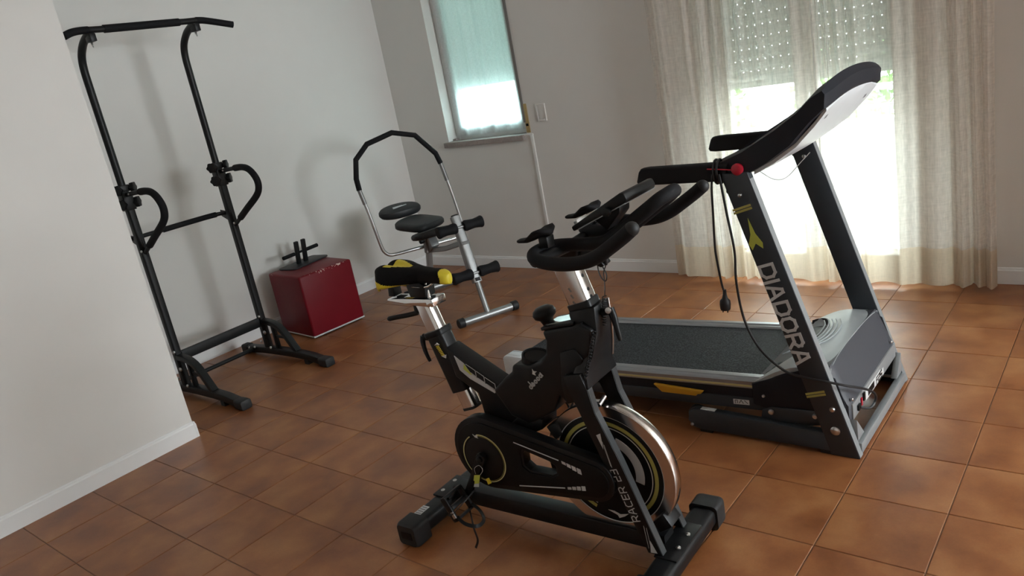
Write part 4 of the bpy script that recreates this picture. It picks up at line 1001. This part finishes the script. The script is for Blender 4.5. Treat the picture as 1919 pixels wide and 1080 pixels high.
# bodywork shroud
def arc(cx, cz, r, a0, a1, n): return [(cx+r*math.cos(R_(a0+(a1-a0)*k/n)), cz+r*math.sin(R_(a0+(a1-a0)*k/n))) for k in range(n+1)]
shr = [(-.325, .766), (-.215, .788), (-.190, .800), (-.150, .780), (-.155, .720), (-.205, .640), (-.235, .600), (-.250, .545), (-.275, .528), (-.300, .555), (-.330, .500), (-.380, .470), (-.440, .440), (-.505, .460), (-.560, .545), (-.500, .598), (-.470, .618), (-.462, .645), (-.400, .645), (-.352, .664), (-.325, .695), (-.316, .735)]
shroud = MB().prism(shr, -.060, .060, UZ).build('body_shroud', M['bike_frame'], bk, bevel=.010, seg=3)
MB().prism([(-.330, .764), (-.212, .790), (-.212, .800), (-.332, .775)], -.052, .052, UZ).build('top_flange', M['black_plastic'], shroud, bevel=.003)
MB().prism([(-.322, .7755), (-.230, .7965), (-.230, .800), (-.322, .779)], -.034, .030, UZ).build('top_plate', M['chrome'], shroud, label='bright plate under the brake knob')
MB().prism([(-.268, .705), (-.215, .722), (-.190, .690), (-.225, .610), (-.245, .545), (-.275, .535), (-.283, .600)], -.066, -.058, UZ).build('side_panel', M['bike_frame'], shroud, bevel=.004)
MB().lathe([(.040, -.040), (.046, -.036), (.048, .020), (.044, .022), (.041, .018), (.037, -.030), (.001, -.032)], (-.408, 0, .640), (.25, 0, 1), 28).build('bottle_cup', M['black_plastic'], shroud)
MB().lathe([(.001, 0), (.0385, 0), (.0385, .001), (.001, .001)], (-.404, 0, .655), (.25, 0, 1), 28).build('cup_shade_disc', M['print_black'], shroud)  # black disc paints the shade inside the cup
# round-letter logo on the shroud
lo = Vector((-.402, .566)); ld = Vector((.056, .054)).normalized(); ln = Vector((-ld.y, ld.x))
LG = lambda p, q, d: ((lo+ld*p+ln*q).x, d, (lo+ld*p+ln*q).y)
lm_ = MB()
for k in range(5):
    for q in range(8):
        a0, a1 = 2*math.pi*q/8, 2*math.pi*(q+1)/8
        lm_.strokes([[(.007+.0155*k+.0048*math.cos(a0), .007+.0048*math.sin(a0)), (.007+.0155*k+.0048*math.cos(a1), .007+.0048*math.sin(a1))]], .0042, LG, -.0612, -.0598)
lm_.strokes([[(.014, .004), (.014, .024)], [(.0215, .002), (.0215, .014)], [(.076, .002), (.076, .014)]], .0036, LG, -.0612, -.0598)
lm_.prism([(.050, .030), (.056, .019), (.060, .026), (.071, .024), (.062, .033), (.064, .041), (.057, .034)], -.0612, -.0598, LG)
lm_.build('round_logo', M['print_grey'], shroud, label='grey round letter logo')
# brake knob
kn = MB().lathe([(.001, .046), (.020, .044), (.033, .036), (.0375, .024), (.034, .012), (.022, .004), (.019, -.004), (.0145, -.020), (.013, -.030), (.001, -.030)], (-.340, 0, .7800), (-.25, 0, 1), 24).build('brake_knob', M['black_plastic'], bk)
MB().tube([(-.333, 0, .755), (-.316, 0, .700)], .0095, 12).build('knob_shaft', M['chrome'], kn)
MB().sweep([(-.330, 0, .762), (-.325, 0, .742)], rrect(.017, .017, .006, 2), up=(0, 1, 0)).build('knob_collar', M['black_plastic'], kn)
# frame: seat sleeve, sloping tube, bottom bracket stay
sax = Vector((.0685, 0, -.2215)); st0 = Vector((-.805, 0, .716))
slv = MB().sweep([st0, st0+sax*.95], rrect(.037, .034, .016, 4), up=(0, 1, 0)).build('seat_sleeve', M['bike_frame'], bk, bevel=0)
MB().sweep([st0-sax*.03, st0+sax*.06], rrect(.041, .038, .016, 4), up=(0, 1, 0)).build('sleeve_collar', M['black_plastic'], slv, bevel=.002)
fr = MB().prism([(-.752, .672), (-.560, .562), (-.470, .515), (-.455, .455), (-.470, .400), (-.600, .395), (-.640, .430), (-.650, .513), (-.735, .565)], -.036, .036, UZ).build('main_frame', M['bike_frame'], bk, bevel=.006)
MB().prism([(-.470, .470), (-.395, .455), (-.400, .420), (-.500, .370), (-.560, .395)], -.045, .045, UZ).build('lower_shroud', M['bike_frame'], bk, bevel=.006)
cb_ = MB(); cb_.prism([(-.735, .655), (-.70, .655), (-.565, .572), (-.566, .520), (-.640, .555), (-.705, .585)], -.0372, -.036, UZ); 
dc = MB().prism([(-.719, .645), (-.683, .620), (-.668, .596), (-.660, .585), (-.570, .532), (-.573, .524), (-.668, .566), (-.706, .594)], -.0385, -.0355, UZ).build('frame_flash', M['print_grey'], fr, label='grey flash on the sloping tube')
MB().prism([(-.682, .619), (-.667, .596), (-.655, .582), (-.664, .583), (-.688, .600)], -.0392, -.0384, UZ).build('lime_flash', M['lime'], fr)
MB().strokes([[(-.676, .618), (-.640, .598), (-.640, .575), (-.660, .588)], [(-.636, .596), (-.608, .580), (-.608, .557), (-.636, .572)], [(-.604, .577), (-.567, .557), (-.567, .534), (-.604, .554)]], .0016, UZ, -.0375, -.0358).build('outline_print', M['print_grey'], fr)
ar = MB(); c0 = st0+sax*.12
ar.prism([(-.779, .690), (-.792, .680), (-.768, .684)], -.0450, -.0425, UZ); ar.prism([(-.752, .636), (-.770, .642), (-.748, .649)], -.0450, -.0425, UZ); ar.build('height_arrow', M['print_white'], slv)
tk = MB()
for k in range(7):
    t = k/6; u = -.7865+.0165*t; z = .677-.030*t; tk.prism([(u, z), (u+.013, z+.003), (u+.0135, z), (u+.0005, z-.003)], -.0450, -.0425, UZ)
tk.build('height_scale', M['yellow'], slv, label='yellow height scale')
# seat post, slider and lever
sp = MB().sweep([st0-sax*.47, st0+sax*1.0, st0+sax*1.24], rrect(.0305, .0255, .014, 4), up=(0, 1, 0)).build('seat_post', M['chrome'], bk)
q0 = st0+sax*1.225
MB().sweep([q0, q0+sax*.04], rrect(.0315, .0265, .014, 4), up=(0, 1, 0)).build('post_end', M['rubber'], sp)
sli = MB().prism([(-.985, .826), (-.985, .834), (-.905, .838), (-.790, .840), (-.772, .836), (-.770, .818), (-.790, .812), (-.860, .814)], -.030, .030, UZ).build('seat_slider', M['chrome'], bk, bevel=.003)
MB().prism([(-.800, .842), (-.768, .842), (-.766, .814), (-.798, .812)], -.034, .034, UZ).build('slider_clamp', M['chrome'], sli, bevel=.004)
MB().box(-.955, -.920, -.010, .010, .8355, .8385).build('slider_slot', M['print_black'], sli)
lv = MB(); lv.tube([(-.865, -.012, .815), (-.865, -.012, .785)], .013, 12); lv.tube(smooth_path([(-.865, -.014, .784), (-.895, -.03, .780), (-.945, -.045, .774), (-.980, -.05, .768)], 4), [.009]*12+[.006], 10)
lv.build('slider_lever', M['black_plastic'], sli)
lv = MB(); lv.tube([(-.835, -.006, .690), (-.868, -.012, .693)], .012, 12); lv.tube(smooth_path([(-.866, -.014, .697), (-.868, -.020, .675), (-.858, -.026, .640), (-.843, -.03, .610)], 4), [.011, .0105, .010, .0095, .009, .0085, .008, .008, .0075, .007, .007, .0065, .005], 10)
lv.build('post_lever', M['black_plastic'], slv)
# saddle: two padded lobes running into a nose
def saddle_sec(t):
    """t 0 at the back, 1 at the nose tip -> u, half width, top height, thickness"""
    u = -.988+.290*t
    w0 = .033+.092*max(0, 1-t/.60)**1.1
    if t < .20: w0 *= .55+.45*math.sin(t/.20*math.pi/2)**.7
    w0 *= 1-.10*max(0, (t-.6)/.4)
    if t > .88: w0 *= math.sqrt(max(.03, 1-((t-.88)/.125)**2))
    top = .966-.028*min(1, t/.75)-(.016*((t-.82)/.18)**2 if t > .82 else 0)-(.014*(1-t/.12)**2 if t < .12 else 0)
    th = .082-.034*min(1, t/.7)-(.014*((t-.86)/.14)**2 if t > .86 else 0)
    return u, w0, top, th
NS, NW = 110, 104
def sad_row(t):
    u, hw, top, th = saddle_sec(t); r = []
    for k in range(NW):
        a = 2*math.pi*k/NW; ca, sa = math.cos(a), math.sin(a)
        w = hw*math.copysign(abs(ca)**.8, ca); q = abs(w)/hw
        if sa >= 0:
            z = top-th*.5+th*.5*abs(sa)**.75
            z -= .020*math.exp(-(w/.017)**2)*max(0, 1-t/.55)*min(1, sa*1.6)
            z -= .018*q*q*max(0, 1-t/.6)
        else: z = top-th*.5-th*.5*abs(sa)**.8+.012*(1-q)*max(0, 1-t/.6)-.018*q*q*max(0, 1-t/.6)
        uu = u+.040*(q**2)*max(0, 1-t/.35)*.6-.018*math.exp(-((q-.55)/.3)**2)*max(0, 1-t/.25)
        r.append((uu, w, z))
    return r
rowsS = [sad_row(i/NS) for i in range(NS+1)]
def part_of(t, k):
    a = 2*math.pi*(k+.5)/NW; ca, sa = math.cos(a), math.sin(a)
    if t > .885+.04*ca*ca: return 'nose'
    if t < .46 and sa < .42-1.10*max(0, t-.02)/.44 and abs(ca) > .25: return 'near' if ca < 0 else 'far'
    if .13 < t < .44 and sa > 0 and -.34 < ca < .34*(1-.0*t) and abs(ca) < .36*(1-(t/.47)**2)+.05: return 'mid'
    return 'body'
def saddle_part(name, m, which, lab=None, par=None, cap=None):
    vs = [p for r in rowsS for p in r]; fs = [(i*NW+k, i*NW+(k+1) % NW, (i+1)*NW+(k+1) % NW, (i+1)*NW+k) for i in range(NS) for k in range(NW) if part_of((i+.5)/NS, k) == which]
    if cap is not None: fs.append(tuple(cap*NW+k for k in range(NW)))
    used = sorted({i for f in fs for i in f}); mp = {o: n for n, o in enumerate(used)}
    mb = MB(); mb.add([vs[i] for i in used], [tuple(mp[i] for i in f) for f in fs]); return mb.build(name, m, par, label=lab, angle=80)
sd = saddle_part('saddle', M['saddle'], 'body', par=bk, cap=0)
saddle_part('nose_cap', M['yellow'], 'nose', 'yellow nose cap', sd, NS)
saddle_part('side_band', M['yellow'], 'near', 'yellow lower side band', sd)
saddle_part('side_band', M['yellow'], 'far', 'yellow lower side band', sd)
saddle_part('channel_inlay', M['yellow'], 'mid', 'yellow inlay in the channel', sd)
scl = MB(); scl.prism([(-.875, .842), (-.800, .842), (-.795, .885), (-.835, .905), (-.885, .890)], -.026, .026, UZ); scl.build('saddle_clamp', M['black_plastic'], sd, bevel=.006)
rs = MB()
for s in (-1, 1): rs.tube(smooth_path([(-.93, s*.022, .902), (-.90, s*.022, .885), (-.80, s*.022, .880), (-.755, s*.012, .900)], 4), .0035, 8)
rs.build('saddle_rail', M['chrome'], sd)
MB().tube([(-.800, -.010, .838), (-.806, -.010, .890)], .0065, 10).build('clamp_bolt', M['chrome'], sd)
MB().prism([(-.985, .840), (-.955, .840), (-.955, .880), (-.975, .895)], -.020, .020, UZ).build('rear_block', M['black_plastic'], sd, bevel=.003)
# chain guard and crank
CK = Vector((-.620, 0, .318))
gc, gr, hr = (-.615, .328), .131, .072
hc_ = (-.205, .305)
import cmath
def hull(c1, r1, c2, r2, n=20):
    dx, dz = c2[0]-c1[0], c2[1]-c1[1]; d = math.hypot(dx, dz); ph = math.atan2(dz, dx); al = math.acos((r1-r2)/d)
    p = [(c1[0]+r1*math.cos(ph+al+(2*math.pi-2*al)*k/n), c1[1]+r1*math.sin(ph+al+(2*math.pi-2*al)*k/n)) for k in range(n+1)]
    p += [(c2[0]+r2*math.cos(ph-al+2*al*k/n), c2[1]+r2*math.sin(ph-al+2*al*k/n)) for k in range(n+1)]
    return p
hole = [(-.446, .366), (-.356, .344), (-.335, .330), (-.335, .306), (-.352, .296), (-.438, .296), (-.458, .312), (-.456, .352)]
gd = MB().prism_holes(hull(gc, gr, hc_, hr), [hole], -.098, -.062, UZ).build('chain_guard', M['black_plastic'], bk, bevel=.005, seg=2)
gp = MB().prism_holes(hull(gc, gr-.018, hc_, hr-.016), [[(-.452, .373), (-.352, .350), (-.327, .334), (-.327, .302), (-.350, .289), (-.440, .289), (-.466, .308), (-.464, .357)]], -.102, -.096, UZ).build('guard_face', M['print_black'], gd, bevel=.002)
CG = (CK.x, 0, CK.z-.008)
ring('yellow_ring', .0850, .0885, -.1028, M['pale_yellow'], R_(-112), R_(98), par=gd, c=CG, lab='pale yellow ring line')
ring('yellow_ring', .0850, .0885, -.1028, M['pale_yellow'], R_(122), R_(226), par=gd, c=CG, lab='pale yellow ring line')
ring('inner_ring', .0815, .0825, -.1028, M['olive_yellow'], R_(-112), R_(98), par=gd, c=CG)
MB().prism([(-.650, .396), (-.640, .391), (-.634, .3965), (-.628, .393), (-.632, .388), (-.626, .384), (-.640, .386)], -.1045, -.1022, UZ).build('guard_emblem', M['print_white'], gd)
MB().lathe([(.076, -.002), (.078, .0), (.078, .002), (.070, .004), (.02, .005), (.001, .005)], (CG[0], -.1015, CG[2]), (0, -1, 0), 40).build('pulley_cover', M['black_plastic'], gd)
s1 = MB(); s1.strokes([[(-.480, .3925), (-.318, .3575)]], .0030, UZ, -.1035, -.1018); s1.build('stripe', M['print_grey'], gd)
s1 = MB(); s1.strokes([[(-.490, .2325), (-.312, .2605)]], .0032, UZ, -.1035, -.1018); s1.build('stripe', M['print_grey'], gd)
for k in range(4):
    u = -.306+.0175*k; z = .354-.0058*k; hh = .0055+.0018*k
    MB().prism([(u, z+hh*.6), (u+.0135, z+hh*.6-.004), (u+.0150, z-hh-.004), (u+.0015, z-hh)], -.1035, -.1018, UZ).build('dash', M['print_grey'], gd)
    u = -.300+.0175*k; z = .2625+.0034*k; hh = .004+.0012*k
    MB().prism([(u, z-hh), (u+.0135, z-hh+.002), (u+.0135, z+hh+.002), (u, z+hh)], -.1035, -.1018, UZ).build('dash', M['print_grey'], gd)
# cranks and pedals
AD = Vector((-.088, 0, -.150)).normalized()
MB().tube([(CK.x, -.108, CK.z), (CK.x, .120, CK.z)], .0125, 14).build('crank_axle', M['bolt'], bk)
for s in (-1, 1):
    d = AD if s < 0 else -AD
    w0 = s*.118; e = CK+d*.172
    pw = Vector((d.z, 0, -d.x))
    sec = []
    for t, hw_ in ((-.018, .010), (-.012, .017), (.0, .0185), (.06, .0150), (.150, .0135), (.176, .0165), (.186, .010)):
        c_ = CK+d*t; 
        sec.append([(c_+pw*a+Vector((0, w0+b+s*.010*(t/.17), 0))) for a, b in rrect(hw_, .0085, .004, 2)])
    cr = MB().loft(sec).build('crank_arm', M['black_plastic'], bk, bevel=0)
    MB().lathe([(.001, 0), (.012, 0), (.012, .006), (.008, .009), (.001, .009)], (CK.x, w0+s*.008, CK.z), (0, s, 0), 14).build('crank_cap', M['black_plastic'], cr)
    wc = s*.185
    px = Matrix.Translation((e.x, wc, e.z)) @ Matrix.Rotation(math.radians(62 if s < 0 else -20), 4, 'Y')
    pe = MB()
    pe.box(-.042, .042, -.046, -.036, -.013, .013, px); pe.box(-.042, .042, .036, .046, -.013, .013, px); pe.box(-.008, .008, -.04, .04, -.010, .010, px)
    pe.box(-.046, -.038, -.046, .046, -.011, .011, px); pe.box(.038, .046, -.046, .046, -.011, .011, px)
    pd = pe.build('pedal', M['black_plastic'], bk, bevel=.003)
    MB().tube([(e.x, s*.124, e.z), (e.x, wc-s*.03, e.z)], .0075, 10).build('pedal_spindle', M['bolt'], pd)
    tc_ = MB()
    loop = [px @ Vector(q) for q in ((.030, .040, .012), (.062, .040, .030), (.088, .022, .048), (.094, -.004, .052), (.086, -.026, .048), (.060, -.042, .030), (.030, -.040, .012))]
    tc_.sweep(smooth_path(loop, 5), [(-.006, -.0013), (.006, -.0013), (.006, .0013), (-.006, .0013)], up=px.to_3x3() @ Vector((0, 0, 1)))
    tc_.build('toe_cage', M['black_plastic'], pd)
    strp = [px @ Vector(q) for q in ((.010, .048, .0), (-.004, .055, .035), (-.006, .030, .062), (-.004, -.010, .068), (.004, -.046, .050), (.014, -.056, .020), (.012, -.050, -.004))]
    MB().sweep(smooth_path(strp, 5), [(-.006, -.001), (.006, -.001), (.006, .001), (-.006, .001)], up=px.to_3x3() @ Vector((1, 0, 0))).build('pedal_strap', M['cord'], pd)
    tail = smooth_path([Vector((e.x+.03, wc-s*.02, e.z-.035)), Vector((e.x+.062, wc+s*.012, e.z-.075)), Vector((e.x+.072, wc+s*.016, e.z-.115)), Vector((e.x+.058, wc+s*.02, e.z-.148))], 5)
    MB().sweep(tail, [(-.004, -.0008), (.004, -.0008), (.004, .0008), (-.004, .0008)], up=(0, 1, 0)).build('strap_tail', M['cord'], pd)
    MB().box(-.012, .012, -.050, -.046, -.006, .006, px @ Matrix.Translation((.02, 0, .01))).build('strap_buckle', M['bolt'], pd)
# paper tag hung at the near crank
tg = MB().prism([(-.668, .220), (-.640, .228), (-.628, .262), (-.655, .256)], -.1320, -.1312, UZ).build('hang_tag', M['lime'], bk, label='lime and grey paper tag on the crank')
MB().prism([(-.676, .207), (-.645, .213), (-.641, .227), (-.668, .219)], -.1320, -.1312, UZ).build('tag_end', M['print_grey'], tg)
MB().tube(smooth_path([(-.628, -.131, .262), (-.610, -.133, .285), (-.622, -.133, .300), (-.645, -.133, .285), (-.648, -.131, .262)], 5), .0009, 6).build('tag_string', M['print_grey'], tg)
MB().prism([(-.605, .252), (-.592, .258), (-.585, .240), (-.600, .232)], -.1325, -.1300, UZ).build('crank_sticker', M['yellow'], bk)
# handlebar post
hax = Vector((-.072, 0, .247)).normalized(); h0 = Vector((-.188, 0, .800))
hp_ = MB().sweep([h0-hax*.02, h0+hax*.205], rrect(.0355, .029, .010, 3), up=(0, 1, 0)).build('handlebar_post', M['chrome'], bk)
fwd = Vector((hax.z, 0, -hax.x))
for t in (.055, .078, .120): 
    c_ = h0+hax*t+fwd*.0345; MB().lathe([(.0055, -.001), (.0055, .0018), (.001, .0018)], c_, fwd, 12).build('adjust_hole', M['print_black'], hp_)
MB().strokes([[(-.222+.004*k, .893-.020*k), (-.217+.004*k, .886-.020*k)] for k in range(4)], .0045, UZ, -.0302, -.0288).build('scale_print', M['strap'], hp_)
MB().sweep([h0+hax*.012, h0+hax*.052], rrect(.0405, .034, .012, 3), up=(0, 1, 0)).build('post_collar', M['bike_frame'], bk, bevel=.003)
lv = MB(); lv.tube([(-.150, 0, .812), (-.115, 0, .820)], .011, 12); lv.tube(smooth_path([(-.114, 0, .826), (-.104, -.004, .806), (-.097, -.008, .775), (-.088, -.012, .735)], 4), [.013, .0125, .012, .0115, .011, .0105, .010, .0095, .009, .0085, .008, .007, .005], 10)
lv.build('post_lever', M['black_plastic'], bk)
MB().lathe([(.001, 0), (.009, 0), (.009, .005), (.001, .006)], (-.112, -.012, .826), (0, -1, .1), 12).build('lever_bolt', M['bolt'], bk)
# handlebar: forward horns, swept-back loops and the long inner bars
HB = [(.108, -.215, 1.117), (.085, -.214, 1.100), (.045, -.213, 1.074), (.005, -.213, 1.050), (-.040, -.212, 1.034), (-.095, -.212, 1.028), (-.150, -.210, 1.030), (-.195, -.198, 1.036), (-.222, -.165, 1.040), (-.226, -.120, 1.040), (-.205, -.082, 1.039), (-.160, -.066, 1.037), (-.105, -.062, 1.037), (-.060, -.060, 1.043), (-.020, -.058, 1.064), (.040, -.056, 1.103), (.078, -.053, 1.128), (.102, -.043, 1.145), (.116, -.023, 1.153), (.119, 0, 1.155)]
full = HB+[(u, -w, z) for u, w, z in reversed(HB[:-1])]
hpth = smooth_path(full, 5); hbar = MB().tube(hpth, .0185, 16).build('handlebar', M['foam'], bk)
for s in (-1, 1): MB().ell((.110, s*.215, 1.118), (.0185, .0185, .0185), 14, 8).build('bar_end', M['rubber'], hbar)
hb2 = MB(); hb2.tube([(-.195, -.205, 1.032), (-.200, 0, 1.020), (-.195, .205, 1.032)], .0165, 12); hb2.tube([(-.07, -.06, 1.038), (-.07, .06, 1.038)], .014, 12)
hb2.build('cross_tube', M['bike_frame'], hbar)
MB().loft([[(-.262+.0, -.030, .985), (-.180, -.030, .985), (-.180, .030, .985), (-.262, .030, .985)], [(-.262, -.045, 1.022), (-.160, -.045, 1.022), (-.160, .045, 1.022), (-.262, .045, 1.022)]]).build('bar_clamp', M['bike_frame'], hbar, bevel=.006)
MB().prism([(-.175, .985), (-.110, .955), (-.098, .962), (-.130, 1.01), (-.165, 1.02)], -.022, .022, UZ).build('stem_gusset', M['bike_frame'], hbar, bevel=.004)
# elbow pads with their brackets
for s in (-1, 1):
    mb = MB(); secs = []
    for t, hw_, zz, th in ((0, .006, 1.066, .004), (.06, .013, 1.067, .006), (.30, .020, 1.069, .007), (.48, .030, 1.076, .008), (.66, .040, 1.086, .010), (.84, .040, 1.092, .010), (.95, .028, 1.092, .009), (1.0, .010, 1.091, .006)):
        u = -.296+.118*t; r = []
        for k in range(16):
            a = 2*math.pi*k/16; w = hw_*math.cos(a); r.append((u, s*.128+w, zz+th*math.sin(a)+(.30*abs(w) if t > .4 else .08*abs(w))))
        secs.append(r)
    p_ = MB().loft(secs).build('elbow_pad', M['foam'], hbar, angle=70)
    MB().box(-.215, -.185, s*.128-.018, s*.128+.018, 1.050, 1.082).build('pad_bracket', M['black_plastic'], p_, bevel=.004)
# tilted tablet holder over the bars
mn = Vector((.174, 0, .074)).normalized(); mz = Vector((-mn.z, 0, mn.x))
MO = Vector((-.140, 0, 1.082))
def MP(p, q, d): v = MO+mn*p+mz*q; return (v.x, d, v.z)
mo = MB().prism([(0, -.004), (.185, -.004), (.192, .004), (.192, .022), (.180, .026), (.0, .010)], -.085, .085, MP).build('tablet_holder', M['black_plastic'], hbar, bevel=.004)
MB().prism([(-.004, -.006), (.010, -.006), (.010, .022), (-.004, .020)], -.060, .060, MP).build('holder_lip', M['bolt'], mo, bevel=.002)
MB().prism([(.02, -.0055), (.182, -.0055), (.182, -.003), (.02, -.003)], -.0858, .0858, MP).build('bright_line', M['rail'], mo)
MB().prism([(.06, -.045), (.12, -.020), (.13, -.004), (.04, -.004)], -.030, .030, MP).build('holder_arm', M['bike_frame'], mo, bevel=.004)
MB().lathe([(.001, 0), (.012, 0), (.012, .012), (.001, .014)], MP(.125, .0, -.085), (0, -1, 0), 14).build('holder_knob', M['black_plastic'], mo)
# sensor leads under the bar
cl = MB(); cl.tube(smooth_path([(-.098, -.01, 1.000), (-.100, -.01, .961), (-.110, -.01, .939), (-.114, -.008, .900), (-.122, -.004, .868)], 5), .0016, 6)
hx = []
for k in range(150):
    t = k/149; c_ = Vector((-.124, -.004, .866)).lerp(Vector((-.140, .0, .775)), t); a = t*2*math.pi*11
    hx.append(c_+Vector((math.cos(a)*.006, math.sin(a)*.006, 0)))
cl.tube(hx, .0017, 6); cl.build('coiled_lead', M['cord'], bk)
hx = []
for k in range(170):
    t = k/169; c_ = Vector((-.145, -.052, .775)).lerp(Vector((-.180, -.080, .640)), t); a = t*2*math.pi*15
    hx.append(c_+Vector((math.cos(a)*.005, -abs(math.sin(a))*.004, math.sin(a)*.005)))
MB().tube(hx, .0017, 6).build('coiled_lead', M['cord'], bk)
MB().tube(smooth_path([(-.115, -.01, 1.00), (-.125, -.012, .955), (-.118, -.014, .925), (-.105, -.014, .915), (-.100, -.014, .935), (-.112, -.014, .965)], 5), .0018, 6).build('lead_loop', M['cord'], bk)
MB().lathe([(.001, 0), (.006, .0), (.007, .02), (.003, .03)], (-.098, -.01, .990), (0, 0, -1), 10).build('lead_plug', M['cord'], bk)
# brake shoe and bolt at the wheel
MB().prism([(-.400, .420), (-.360, .440), (-.345, .400), (-.372, .375)], -.026, .026, UZ).build('brake_shoe', M['rubber'], bk, bevel=.004)
MB().prism([(-.062, .152), (-.022, .190), (.004, .150), (-.040, .120)], -.034, .034, UZ).build('wheel_guard', M['black_plastic'], bk, bevel=.004)
MB().tube([(-.175, -.045, .535), (-.175, -.005, .545)], .0065, 10).build('brake_bolt', M['bolt'], bk)
MB().tube(smooth_path([(-.44, .0, .44), (-.40, -.02, .43), (-.36, -.02, .455), (-.32, -.01, .470), (-.29, .0, .52)], 5), .003, 6).build('brake_cable', M['cord'], bk)
